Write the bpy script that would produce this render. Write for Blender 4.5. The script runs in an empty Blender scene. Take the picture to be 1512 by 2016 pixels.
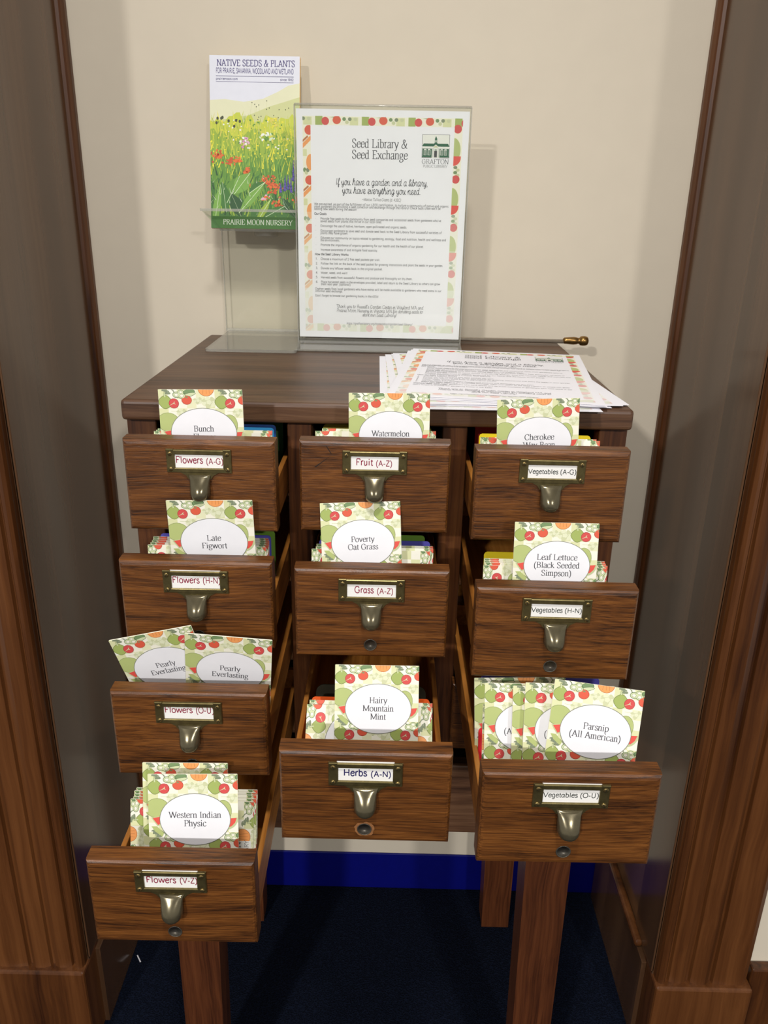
import bpy, bmesh, math, random
from mathutils import Vector, Matrix
SC = bpy.context.scene
COL = SC.collection
rnd = random.Random(7)

# ------------------------------------------------------------------ camera
cp, sp = math.cos(0.36700), math.sin(0.36700)
cy, sy = math.cos(0.00708), math.sin(0.00708)
cr, sr = math.cos(0.01949), math.sin(0.01949)
FW = Vector((-sy*cp, cy*cp, -sp)); RT = Vector((cy, sy, 0)); UP = RT.cross(FW)
RT2 = cr*RT + sr*UP; UP2 = -sr*RT + cr*UP
cam_d = bpy.data.cameras.new('camera'); cam = bpy.data.objects.new('camera', cam_d); COL.objects.link(cam)
cam.matrix_world = Matrix(((RT2.x, UP2.x, -FW.x, 0.01473), (RT2.y, UP2.y, -FW.y, -0.79339),
                           (RT2.z, UP2.z, -FW.z, 1.26780), (0, 0, 0, 1)))
cam_d.sensor_fit = 'VERTICAL'; cam_d.sensor_height = 36.0; cam_d.lens = 1597.1/2016*36
cam_d.clip_start = 0.02
SC.camera = cam
# ------------------------------------------------------------------ world, lamps, exposure
wd = bpy.data.worlds.new('world'); SC.world = wd; wd.use_nodes = True
bg = wd.node_tree.nodes['Background']; bg.inputs[0].default_value = (1.0, 0.98, 0.95, 1); bg.inputs[1].default_value = 0.34
SC.view_settings.view_transform = 'Standard'; SC.view_settings.look = 'None'
SC.view_settings.exposure = 0.2; SC.view_settings.gamma = 1.0
LAMPS = [(-1.40, -3.60, 2.56, 138.0), (0.00, -0.85, 2.56, 20.0), (1.20, -3.60, 2.56, 76.0)]
LAMP_COL = (1.0, 0.975, 0.945)
LAMP_R = 0.10

# ------------------------------------------------------------------ materials
def lin(c):
    r = []
    for v in c[:3]:
        v = v/255.0
        r.append(v/12.92 if v <= 0.04045 else ((v+0.055)/1.055)**2.4)
    return (r[0], r[1], r[2], 1.0)
MATS = {}
def new_mat(name):
    m = bpy.data.materials.new(name); m.use_nodes = True
    nt = m.node_tree; b = nt.nodes['Principled BSDF']
    MATS[name] = m
    return m, nt, b
def flat(name, rgb, rough=0.6, var=0.06, scale=60, metal=0.0, bump=0.0, spec=0.5):
    """paper, paint, plaster: one colour with a faint procedural mottling"""
    if name in MATS: return MATS[name]
    m, nt, b = new_mat(name)
    tc = nt.nodes.new('ShaderNodeTexCoord'); nz = nt.nodes.new('ShaderNodeTexNoise')
    nz.inputs['Scale'].default_value = scale; nz.inputs['Detail'].default_value = 3
    nt.links.new(tc.outputs['Object'], nz.inputs['Vector'])
    cr_ = nt.nodes.new('ShaderNodeValToRGB'); c = lin(rgb)
    cr_.color_ramp.elements[0].position = 0.3; cr_.color_ramp.elements[1].position = 0.7
    cr_.color_ramp.elements[0].color = tuple(x*(1-var) for x in c[:3])+(1,)
    cr_.color_ramp.elements[1].color = tuple(min(1, x*(1+var)) for x in c[:3])+(1,)
    nt.links.new(nz.outputs['Fac'], cr_.inputs[0]); nt.links.new(cr_.outputs[0], b.inputs['Base Color'])
    b.inputs['Roughness'].default_value = rough; b.inputs['Metallic'].default_value = metal
    b.inputs['Specular IOR Level'].default_value = spec
    if bump:
        bp = nt.nodes.new('ShaderNodeBump'); bp.inputs['Strength'].default_value = bump; bp.inputs['Distance'].default_value = 0.001
        nt.links.new(nz.outputs['Fac'], bp.inputs['Height']); nt.links.new(bp.outputs[0], b.inputs['Normal'])
    return m
def wood(name, dark, mid, light, axis='X', rough=0.38, fine=260.0, along=9.0, bump=0.25, coarse=0.5):
    if name in MATS: return MATS[name]
    m, nt, b = new_mat(name)
    N = nt.nodes.new; L = nt.links.new
    tc = N('ShaderNodeTexCoord'); oi = N('ShaderNodeObjectInfo')
    off = N('ShaderNodeVectorMath'); off.operation = 'MULTIPLY'; off.inputs[1].default_value = (3.1, 1.7, 2.3)
    cb = N('ShaderNodeCombineXYZ')
    for i in range(3): L(oi.outputs['Random'], cb.inputs[i])
    L(cb.outputs[0], off.inputs[0])
    ad = N('ShaderNodeVectorMath'); L(tc.outputs['Object'], ad.inputs[0]); L(off.outputs[0], ad.inputs[1])
    wv = N('ShaderNodeTexNoise'); wv.inputs['Scale'].default_value = 9; wv.inputs['Detail'].default_value = 1
    L(ad.outputs[0], wv.inputs['Vector'])
    sb = N('ShaderNodeVectorMath'); sb.operation = 'SCALE'; sb.inputs['Scale'].default_value = 0.010
    L(wv.outputs['Color'], sb.inputs[0])
    ad2 = N('ShaderNodeVectorMath'); L(ad.outputs[0], ad2.inputs[0]); L(sb.outputs[0], ad2.inputs[1])
    mp = N('ShaderNodeMapping'); L(ad2.outputs[0], mp.inputs['Vector'])
    s = [fine, fine, fine]; s['XYZ'.index(axis)] = along
    mp.inputs['Scale'].default_value = s
    n1 = N('ShaderNodeTexNoise'); n1.inputs['Scale'].default_value = 1.0; n1.inputs['Detail'].default_value = 5; n1.inputs['Roughness'].default_value = 0.65
    L(mp.outputs[0], n1.inputs['Vector'])
    mp2 = N('ShaderNodeMapping'); L(ad2.outputs[0], mp2.inputs['Vector'])
    s2 = [fine*0.14]*3; s2['XYZ'.index(axis)] = along*0.35
    mp2.inputs['Scale'].default_value = s2
    n2 = N('ShaderNodeTexNoise'); n2.inputs['Scale'].default_value = 1.0; n2.inputs['Detail'].default_value = 3
    L(mp2.outputs[0], n2.inputs['Vector'])
    mx = N('ShaderNodeMix'); mx.data_type = 'FLOAT'; mx.inputs[0].default_value = coarse
    L(n1.outputs['Fac'], mx.inputs[2]); L(n2.outputs['Fac'], mx.inputs[3])
    rp = N('ShaderNodeValToRGB'); e = rp.color_ramp.elements
    e[0].position = 0.36; e[0].color = lin(dark); e[1].position = 0.66; e[1].color = lin(light)
    k = e.new(0.50); k.color = lin(mid)
    L(mx.outputs[0], rp.inputs[0]); L(rp.outputs[0], b.inputs['Base Color'])
    b.inputs['Roughness'].default_value = rough
    bp = N('ShaderNodeBump'); bp.inputs['Strength'].default_value = bump; bp.inputs['Distance'].default_value = 0.0006
    L(n1.outputs['Fac'], bp.inputs['Height']); L(bp.outputs[0], b.inputs['Normal'])
    return m
def acrylic(name, tint=(252, 253, 251), solid=0.008, rough=0.04):
    m, nt, b = new_mat(name); N = nt.nodes.new; L = nt.links.new
    nt.nodes.remove(b); out = nt.nodes['Material Output']
    tr = N('ShaderNodeBsdfTransparent'); tr.inputs[0].default_value = lin(tint)
    gl = N('ShaderNodeBsdfGlossy'); gl.inputs['Roughness'].default_value = rough
    nz = N('ShaderNodeTexNoise'); nz.inputs['Scale'].default_value = 30
    df = N('ShaderNodeBsdfDiffuse'); df.inputs[0].default_value = lin((214, 212, 204))
    fc = N('ShaderNodeLayerWeight'); fc.inputs[0].default_value = 0.5
    pw = N('ShaderNodeMath'); pw.operation = 'POWER'; pw.inputs[1].default_value = 4.0; L(fc.outputs['Facing'], pw.inputs[0])
    lw = N('ShaderNodeMath'); lw.operation = 'MULTIPLY_ADD'; lw.inputs[1].default_value = 0.7; lw.inputs[2].default_value = 0.035; L(pw.outputs[0], lw.inputs[0])
    m1 = N('ShaderNodeMixShader'); m1.inputs[0].default_value = solid; L(tr.outputs[0], m1.inputs[1]); L(df.outputs[0], m1.inputs[2])
    m2 = N('ShaderNodeMixShader'); L(lw.outputs[0], m2.inputs[0]); L(m1.outputs[0], m2.inputs[1]); L(gl.outputs[0], m2.inputs[2])
    L(m2.outputs[0], out.inputs[0])
    return m
OAK_FACE = wood('oak_face', (40, 20, 7), (94, 54, 20), (130, 80, 34), 'X', 0.36, 760, 24, 0.5, 0.36)
OAK_TOP = wood('oak_top', (54, 33, 21), (86, 58, 39), (108, 78, 55), 'X', 0.42, 240, 7, 0.25, 0.45)
OAK_VERT = wood('oak_upright', (44, 22, 10), (84, 47, 22), (108, 66, 32), 'Z', 0.40, 240, 7, 0.3, 0.45)
OAK_IN = wood('oak_tray', (128, 78, 30), (166, 106, 44), (190, 128, 60), 'Y', 0.35, 200, 6, 0.15, 0.45)
OAK_DIM = wood('oak_carcass', (50, 28, 14), (84, 52, 28), (110, 74, 44), 'Y', 0.5, 200, 6, 0.2, 0.45)
OAK_LEG = wood('oak_leg', (58, 28, 13), (88, 47, 24), (106, 60, 32), 'Z', 0.4, 260, 6, 0.2, 0.4)
CASING = wood('casing_wood', (50, 25, 10), (86, 49, 22), (110, 67, 34), 'Z', 0.34, 120, 2.2, 0.15, 0.6)
JAMB = wood('jamb_wood', (74, 51, 34), (87, 61, 42), (100, 72, 50), 'Z', 0.17, 110, 2.0, 0.03, 0.7)
PLASTER = flat('plaster', (219, 208, 188), 0.75, 0.012, 25, bump=0.05)
CEIL = flat('ceiling_paint', (235, 230, 220), 0.9, 0.01)
VINYL = flat('blue_vinyl', (3, 9, 108), 0.4, 0.05)
def carpet():
    m, nt, b = new_mat('carpet'); N = nt.nodes.new; L = nt.links.new
    tc = N('ShaderNodeTexCoord')
    w = N('ShaderNodeTexVoronoi'); w.inputs['Scale'].default_value = 420
    L(tc.outputs['Object'], w.inputs['Vector'])
    n = N('ShaderNodeTexNoise'); n.inputs['Scale'].default_value = 700; L(tc.outputs['Object'], n.inputs['Vector'])
    rp = N('ShaderNodeValToRGB'); rp.color_ramp.elements[0].color = lin((2, 4, 11)); rp.color_ramp.elements[1].color = lin((16, 23, 40))
    mu = N('ShaderNodeMath'); mu.operation = 'MULTIPLY'; L(w.outputs['Distance'], mu.inputs[0]); L(n.outputs['Fac'], mu.inputs[1])
    mu2 = N('ShaderNodeMath'); mu2.operation = 'MULTIPLY'; mu2.inputs[1].default_value = 2.4; L(mu.outputs[0], mu2.inputs[0])
    L(mu2.outputs[0], rp.inputs[0]); L(rp.outputs[0], b.inputs['Base Color'])
    b.inputs['Roughness'].default_value = 0.95; b.inputs['Specular IOR Level'].default_value = 0.1
    bp = N('ShaderNodeBump'); bp.inputs['Strength'].default_value = 0.7; bp.inputs['Distance'].default_value = 0.002
    L(w.outputs['Distance'], bp.inputs['Height']); L(bp.outputs[0], b.inputs['Normal'])
    return m
CARPET = carpet()
BRASS = flat('aged_brass', (120, 108, 70), 0.38, 0.20, 160, 0.85, 0.06)
BRASS_PULL = flat('worn_brass_pull', (108, 100, 78), 0.20, 0.14, 150, 0.65, 0.02)
BRASS_BRIGHT = flat('polished_brass', (146, 112, 62), 0.3, 0.15, 300, 0.85)
STEEL = flat('steel_rod', (170, 160, 144), 0.22, 0.05, 200, 0.45)
HOLE = flat('hole_plug', (110, 104, 94), 0.4, 0.2, 300, 0.7)
SCREW = flat('brass_screw', (140, 120, 76), 0.3, 0.2, 500, 0.85)
DARKM = flat('dark_metal', (58, 56, 42), 0.4, 0.1, 80, 0.6)
PAPER = flat('white_paper', (242, 241, 247), 0.55, 0.01, 40)
CARD = flat('label_paper', (246, 244, 240), 0.5, 0.01, 40)
ACR = acrylic('clear_acrylic')
ACR_EDGE = acrylic('acrylic_edge', (246, 246, 242), 0.32, 0.15)
ACR_BASE = acrylic('acrylic_base', (246, 246, 243), 0.20, 0.08)
CK = {
 'cream': (242, 239, 221), 'white': (243, 241, 226), 'chk': (219, 221, 172), 'chk2': (229, 229, 190), 'pale': (204, 208, 166),
 'palefill': (224, 227, 194), 'pep': (163, 179, 98), 'pepo': (118, 132, 70), 'tom': (220, 92, 66), 'tomo': (176, 66, 52), 'beet': (212, 78, 76), 'beeto': (160, 50, 58),
 'ora': (241, 160, 92), 'orao': (190, 118, 66), 'cuk': (118, 146, 98), 'cukl': (207, 216, 172), 'cuko': (92, 118, 78), 'mush': (128, 140, 112),
 'mel': (181, 193, 122), 'melo': (140, 152, 96), 'red': (226, 84, 72), 'redo': (190, 200, 150), 'ovalo': (124, 128, 110), 'oval': (238, 238, 242),
 'ink': (62, 62, 68), 'inkl': (104, 104, 106), 'green': (22, 92, 62), 'label': (236, 236, 230),
}
def cmat(k):
    return flat('print_'+k, CK[k], 0.55, 0.015, 80)

# ------------------------------------------------------------------ mesh builder
class MB:
    def __init__(s): s.v = []; s.f = []; s.mi = []; s.mats = []; s.sm = []
    def m(s, mat):
        if mat not in s.mats: s.mats.append(mat)
        return s.mats.index(mat)
    def face(s, pts, mat, smooth=False):
        b = len(s.v); s.v += [tuple(p) for p in pts]; s.f.append(tuple(range(b, b+len(pts)))); s.mi.append(s.m(mat)); s.sm.append(smooth)
    def raw(s, vs, fs, mat, smooth=False):
        b = len(s.v); s.v += [tuple(p) for p in vs]; i = s.m(mat)
        for f in fs: s.f.append(tuple(b+k for k in f)); s.mi.append(i); s.sm.append(smooth)
    def box(s, x0, x1, y0, y1, z0, z1, mat, bev=0.0, seg=2, xf=None):
        bm = bmesh.new(); r = bmesh.ops.create_cube(bm, size=1)
        for v in r['verts']:
            v.co = Vector(((x0+x1)/2+v.co.x*(x1-x0), (y0+y1)/2+v.co.y*(y1-y0), (z0+z1)/2+v.co.z*(z1-z0)))
        if bev: bmesh.ops.bevel(bm, geom=bm.edges[:], offset=bev, segments=seg, profile=0.5, affect='EDGES')
        s.bm(bm, mat, xf)
    def bm(s, bm, mat, xf=None, smooth=False):
        bm.verts.ensure_lookup_table()
        for i, v in enumerate(bm.verts): v.index = i
        vs = [(xf @ v.co if xf else v.co) for v in bm.verts]
        s.raw(vs, [[v.index for v in f.verts] for f in bm.faces], mat, smooth); bm.free()
    def loft(s, rings, mat, cap0=True, cap1=True, smooth=True, closed=True):
        n = len(rings[0]); vs = [p for r in rings for p in r]; fs = []
        for i in range(len(rings)-1):
            for j in range(n if closed else n-1):
                a = i*n+j; b = i*n+(j+1) % n
                fs.append((a, b, b+n, a+n))
        if cap0: fs.append(tuple(reversed(range(n))))
        if cap1: fs.append(tuple(range((len(rings)-1)*n, len(rings)*n)))
        s.raw(vs, fs, mat, smooth)
    def lathe(s, prof, axis, origin, mat, n=24):
        rings = []
        for t, r in prof:
            ring = []
            for k in range(n):
                a = 2*math.pi*k/n; c, d = r*math.cos(a), r*math.sin(a)
                p = {'X': (t, c, d), 'Y': (d, t, c), 'Z': (c, d, t)}[axis]
                ring.append((origin[0]+p[0], origin[1]+p[1], origin[2]+p[2]))
            rings.append(ring)
        s.loft(rings, mat)
    def build(s, name, parent=None, loc=(0, 0, 0), rot=None):
        me = bpy.data.meshes.new(name); me.from_pydata(s.v, [], s.f)
        for m_ in s.mats: me.materials.append(m_)
        me.polygons.foreach_set('material_index', s.mi); me.polygons.foreach_set('use_smooth', s.sm)
        me.update()
        return link(name, me, parent, loc, rot)
def link(name, me, parent=None, loc=(0, 0, 0), rot=None):
    o = bpy.data.objects.new(name, me); COL.objects.link(o); o.location = loc
    if rot: o.rotation_euler = rot
    if parent: o.parent = parent
    return o
def empty(name, loc, rot=None): return link(name, None, None, loc, rot)
def tag(o, label=None, cat=None, group=None, kind=None):
    if label: o['label'] = label
    if cat: o['category'] = cat
    if group: o['group'] = group
    if kind: o['kind'] = kind
    return o
def fix_normals(o):
    bm = bmesh.new(); bm.from_mesh(o.data); bmesh.ops.remove_doubles(bm, verts=bm.verts[:], dist=1e-6)
    bmesh.ops.recalc_face_normals(bm, faces=bm.faces[:]); bm.to_mesh(o.data); bm.free(); return o

# ------------------------------------------------------------------ 2D print art
class Art:
    """coloured polygons in the plane, drawn in order; later layers sit a hair above earlier ones"""
    def __init__(s): s.p = []
    def poly(s, pts, col, lay): s.p.append((pts, col, lay))
    def ell(s, cx, cy, rx, ry, col, lay, n=18, rot=0.0, a0=0, a1=360):
        c, d = math.cos(rot), math.sin(rot); pts = []
        full = abs(a1-a0) >= 360
        for k in range(n if full else n+1):
            a = math.radians(a0+(a1-a0)*k/n); x, y = rx*math.cos(a), ry*math.sin(a)
            pts.append((cx+x*c-y*d, cy+x*d+y*c))
        s.poly(pts, col, lay)
    def clip(s, x0, x1, y0, y1):
        out = []
        for pts, c, l in s.p:
            q = pts
            for ax, lim, sg in ((0, x0, 1), (0, x1, -1), (1, y0, 1), (1, y1, -1)):
                r = []
                for i in range(len(q)):
                    a, b = q[i-1], q[i]
                    ia, ib = sg*(a[ax]-lim) >= 0, sg*(b[ax]-lim) >= 0
                    if ia != ib:
                        t = (lim-a[ax])/(b[ax]-a[ax]); r.append((a[0]+t*(b[0]-a[0]), a[1]+t*(b[1]-a[1])))
                    if ib: r.append(b)
                q = r
                if len(q) < 3: break
            if len(q) >= 3: out.append((q, c, l))
        s.p = out; return s
    def add(s, o, dx=0, dy=0, sc=1.0, lay=0):
        for pts, c, l in o.p: s.p.append(([(x*sc+dx, y*sc+dy) for x, y in pts], c, l+lay))
        return s
    def to(s, mb, fn, eps=2.2e-5):
        for i, (pts, c, l) in enumerate(s.p):
            l += (i % 9)*0.1
            ar = sum(pts[i-1][0]*pts[i][1]-pts[i][0]*pts[i-1][1] for i in range(len(pts)))
            if ar < 0: pts = pts[::-1]
            mb.face([fn(x, y, l*eps) for x, y in pts], c if not isinstance(c, str) else cmat(c))

# ---- stroke lettering: flags L line, I/J/K line with serifs (both ends, start, end), S spline, D dot
G = {
'a': (44, 'S7,37 13,45 22,46 31,43 33,33;L33,34 33,8;S33,8 35,1 39,1 42,4;S33,27 20,23 9,18 5,10 9,2 16,-1 25,3 33,10'),
'b': (50, 'J10,68 10,0;S10,36 18,44 27,46 38,40 43,24 38,6 27,-1 17,2 10,8'),
'c': (44, 'S38,36 32,44 24,46 11,40 5,23 11,5 24,-1 33,3 40,11'),
'd': (50, 'S36,37 29,44 22,46 10,39 5,22 10,5 21,-1 30,3 36,10;I36,68 36,0'),
'e': (44, 'L7,27 39,27;S39,27 37,39 31,45 23,46 10,39 5,22 10,5 23,-1 33,3 40,11'),
'f': (33, 'S36,62 31,68 24,68 17,62 15,50;K15,52 15,0;L4,45 29,45'),
'g': (48, 'S22,46 11,42 7,31 11,20 21,16 31,20 35,31 32,42 22,46;L32,42 45,43;S13,18 8,10 14,4 30,2 41,-5 37,-17 22,-22 8,-19 4,-11 12,-2'),
'h': (50, 'I10,68 10,0;S10,34 19,43 28,46 36,42 38,32;K38,34 38,0'),
'i': (28, 'I13,46 13,0;D13,62'), 'j': (28, 'J14,46 14,-12;S14,-12 10,-20 2,-20;D14,62'),
'k': (50, 'I10,68 10,0;L36,45 12,20;K20,27 42,0'), 'l': (28, 'I13,68 13,0'),
'm': (76, 'I10,46 10,0;S10,35 18,43 26,46 33,42 35,32;K35,34 35,0;S35,35 43,43 52,46 60,42 62,32;K62,34 62,0'),
'n': (50, 'I10,46 10,0;S10,34 19,43 28,46 36,42 38,32;K38,34 38,0'),
'o': (50, 'S24,46 10,39 5,22 10,5 24,-1 38,5 43,22 38,39 24,46'),
'p': (50, 'I10,46 10,-21;S10,36 18,44 27,46 38,40 43,24 38,6 27,-1 17,2 10,8'),
'q': (50, 'S36,37 29,44 22,46 10,39 5,22 10,5 21,-1 30,3 36,10;K36,46 36,-21'),
'r': (34, 'I10,46 10,0;S10,33 17,42 25,46 33,44'),
's': (38, 'S31,36 27,44 18,46 9,42 8,34 15,27 27,21 33,13 30,3 19,-1 10,2 5,11'),
't': (29, 'L13,58 13,10;S13,12 15,2 20,0 27,4;L4,45 26,45'),
'u': (50, 'J10,46 10,12;S10,14 13,3 20,-1 29,3 37,11;I37,46 37,0'),
'v': (48, 'J5,46 23,0;J43,46 23,0'), 'w': (70, 'J3,46 18,0;L18,0 34,44;J34,46 49,0;J66,46 49,0'),
'x': (48, 'I5,46 43,0;I42,46 6,0'), 'y': (48, 'J5,46 24,0;J44,46 24,0;S24,0 18,-14 12,-20 5,-19'),
'z': (44, 'L6,45 38,45 6,1 39,1'),
'A': (68, 'K33,66 8,0;K33,66 60,0;L17,24 50,24'),
'B': (62, 'I14,66 14,0;L14,65 30,65;S30,65 43,62 47,50 42,38 30,35;L14,35 30,35;S30,35 47,31 52,18 46,4 30,1;L30,1 14,1'),
'C': (66, 'S57,48 52,60 37,67 17,60 6,33 17,6 38,-1 52,5 59,16'),
'D': (70, 'I14,66 14,0;L14,65 32,65;S32,65 54,57 63,33 54,9 32,1;L32,1 14,1'),
'E': (60, 'I14,66 14,0;L14,65 50,65 50,54;L14,34 40,34;L14,1 50,1 54,13'),
'F': (55, 'I14,66 14,0;L14,65 50,65 50,53;L14,34 40,34'),
'G': (72, 'S57,48 52,60 37,67 17,60 6,33 17,6 38,-1 50,2 58,8;L44,30 66,30;L58,30 58,7'),
'H': (72, 'I14,66 14,0;I58,66 58,0;L14,34 58,34'), 'I': (33, 'I17,66 17,0'), 'J': (40, 'J26,66 26,12;S26,14 22,2 12,-1 4,4'),
'K': (70, 'I14,66 14,0;J56,66 16,30;K26,38 60,0'),
'L': (60, 'I14,66 14,0;L14,1 52,1 56,15'), 'M': (88, 'I12,66 12,0;L12,66 43,4;L43,4 74,66;I75,66 75,0'),
'N': (72, 'I12,66 12,0;L12,66 60,0;J60,66 60,0'), 'O': (72, 'S36,67 16,60 6,33 16,6 36,-1 56,6 66,33 56,60 36,67'),
'P': (56, 'I14,66 14,0;L14,65 30,65;S30,65 46,62 51,48 46,35 30,32;L14,32 30,32'),
'R': (66, 'I14,66 14,0;L14,65 30,65;S30,65 46,62 51,48 46,35 30,32;L14,32 32,32;K32,32 62,0'),
'S': (55, 'S44,50 40,62 27,67 12,62 9,50 17,40 35,31 46,20 43,6 28,-1 14,3 7,16'),
'T': (61, 'I31,66 31,0;L6,53 6,65 56,65 56,53'), 'U': (72, 'J14,66 14,18;S14,20 19,4 34,-1 50,4 56,20;J56,66 56,18'),
'V': (68, 'J6,66 34,0;J62,66 34,0'), 'W': (92, 'J4,66 26,0;L26,0 46,62;J44,66 66,0;J88,66 66,0'), 'X': (66, 'I8,66 58,0;I58,66 8,0'),
'Y': (68, 'J6,66 34,30;J62,66 34,30;K34,30 34,0'), 'Z': (60, 'L8,65 52,65 7,1 54,1'),
'&': (76, 'S62,38 54,18 40,3 22,-1 9,8 11,22 26,36 40,47 42,59 33,67 24,60 26,46 40,22 56,3 68,1'),
'(': (33, 'S28,70 14,52 9,25 14,-3 28,-20'), ')': (33, 'S5,70 19,52 24,25 19,-3 5,-20'), '-': (33, 'L4,24 29,24'),
',': (25, 'D12,3;L13,2 9,-11'), '.': (25, 'D12,3'), "'": (18, 'L9,66 8,54'), ':': (25, 'D12,38;D12,4'), '!': (30, 'L14,66 14,18;D14,3'), '/': (40, 'L32,68 8,-4'),
'~': (50, 'S6,32 16,38 30,30 42,36'), '*': (30, 'D15,30'),
'0': (50, 'S25,66 10,56 6,33 10,8 25,-1 40,8 44,33 40,56 25,66'), '1': (40, 'I22,66 22,0;L22,66 11,57'), '2': (50, 'S8,52 14,64 26,66 38,58 36,42 22,20 8,1;L8,1 44,1'),
'3': (50, 'S9,58 22,66 36,58 34,42 20,36;S20,36 38,32 41,15 28,0 8,4'), '4': (50, 'L34,66 6,20 45,20;L34,66 34,0'), '5': (50, 'L40,65 15,65 12,38;S12,38 26,42 40,32 38,10 24,-1 8,4'),
'6': (50, 'S40,64 20,54 8,28 12,5 26,-1 40,8 41,26 28,38 10,28'), '8': (50, 'S25,66 11,58 15,42 36,28 40,10 25,-1 9,10 14,28 35,42 39,58 25,66'), '9': (50, 'S40,36 24,28 9,40 12,58 25,66 38,58 41,38 32,12 12,0'), ' ': (27, ''),
}
SANS = {'a': (50, 'S36,34 28,43 20,44 9,36 5,21 10,5 19,0 28,4 36,14;L38,46 38,10;S38,10 39,2 44,0'), 'g': (48, 'S36,37 29,44 22,46 10,39 5,22 10,5 21,-1 30,3 36,10;L36,46 36,-10;S36,-10 32,-19 20,-22 8,-18'),
        'y': (46, 'L5,46 24,2;L42,46 18,-20')}
HAND = {
'a': (50, 'S38,38 28,45 14,42 6,26 10,6 22,0 33,12 38,40;S38,44 36,12 42,1 52,6'), 'b': (42, 'S0,4 12,36 18,62 12,68 9,50 9,10 18,0 32,6 36,24 28,38 20,34;S33,33 44,34'),
'd': (50, 'S38,38 28,45 14,42 6,26 10,6 22,0 33,14 40,68;S40,68 36,14 42,1 52,6'), 'e': (38, 'S0,6 18,16 30,32 24,45 12,40 8,20 16,2 28,0 40,10'),
'f': (28, 'S0,4 16,40 22,64 16,68 12,50 12,-14 18,-22 22,-10 14,2 30,6'), 'g': (48, 'S38,38 28,45 14,42 6,26 10,6 22,0 33,12 38,40;S38,44 36,-10 26,-22 16,-16 24,-4 50,8'),
'h': (48, 'S0,4 12,36 18,62 12,68 9,50 8,0;S8,20 18,40 30,44 34,32 34,8 40,0 50,6'), 'i': (24, 'S0,6 10,40;S10,44 10,8 16,0 26,6;D12,60'), 'l': (24, 'S0,4 14,40 19,62 13,68 10,50 10,10 16,0 26,6'),
'n': (47, 'S0,20 8,44 9,0;S9,22 18,40 28,45 33,34 33,8 39,0 49,6'), 'o': (46, 'S30,42 16,45 6,26 10,4 24,0 34,16 30,42 40,38 48,40'), 'r': (40, 'S0,4 10,40 14,46 22,40 30,40 28,14 32,2 42,6'),
's': (36, 'S0,4 16,40 22,44 28,20 24,2 8,4;S24,2 38,8'), 't': (28, 'S0,4 14,60;S14,60 12,10 18,0 30,6;L3,42 28,44'), 'u': (47, 'S0,20 6,44 6,10 16,0 28,14 33,44;S33,44 33,8 39,0 49,6'),
'v': (40, 'S0,20 6,44 12,8 18,0 30,20 32,42 42,38'), 'y': (44, 'S0,20 6,44 6,14 16,4 30,20 34,44;S34,44 32,-10 22,-22 14,-16 22,-2 46,8'),
}
def spline(p, k):
    if len(p) < 3: return p
    closed = p[0] == p[-1]; out = []
    for i in range(len(p)-1):
        a = p[i-1] if i else (p[-2] if closed else p[0]); b = p[i]; c = p[i+1]
        d = p[i+2] if i+2 < len(p) else (p[1] if closed else p[-1])
        for j in range(k):
            t = j/k
            out.append(tuple(0.5*(2*b[q]+(c[q]-a[q])*t+(2*a[q]-5*b[q]+4*c[q]-d[q])*t*t+(3*b[q]-a[q]-3*c[q]+d[q])*t**3) for q in (0, 1)))
    out.append(p[-1]); return out
def glyph(ch, style):
    if style == 'hand' and ch in HAND: return HAND[ch]
    if style != 'serif' and ch in SANS: return SANS[ch]
    return G.get(ch, G[' '])
def text_width(txt, size, style='serif', track=0):
    return sum(glyph(c, style)[0]+track for c in txt)*size/100
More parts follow.
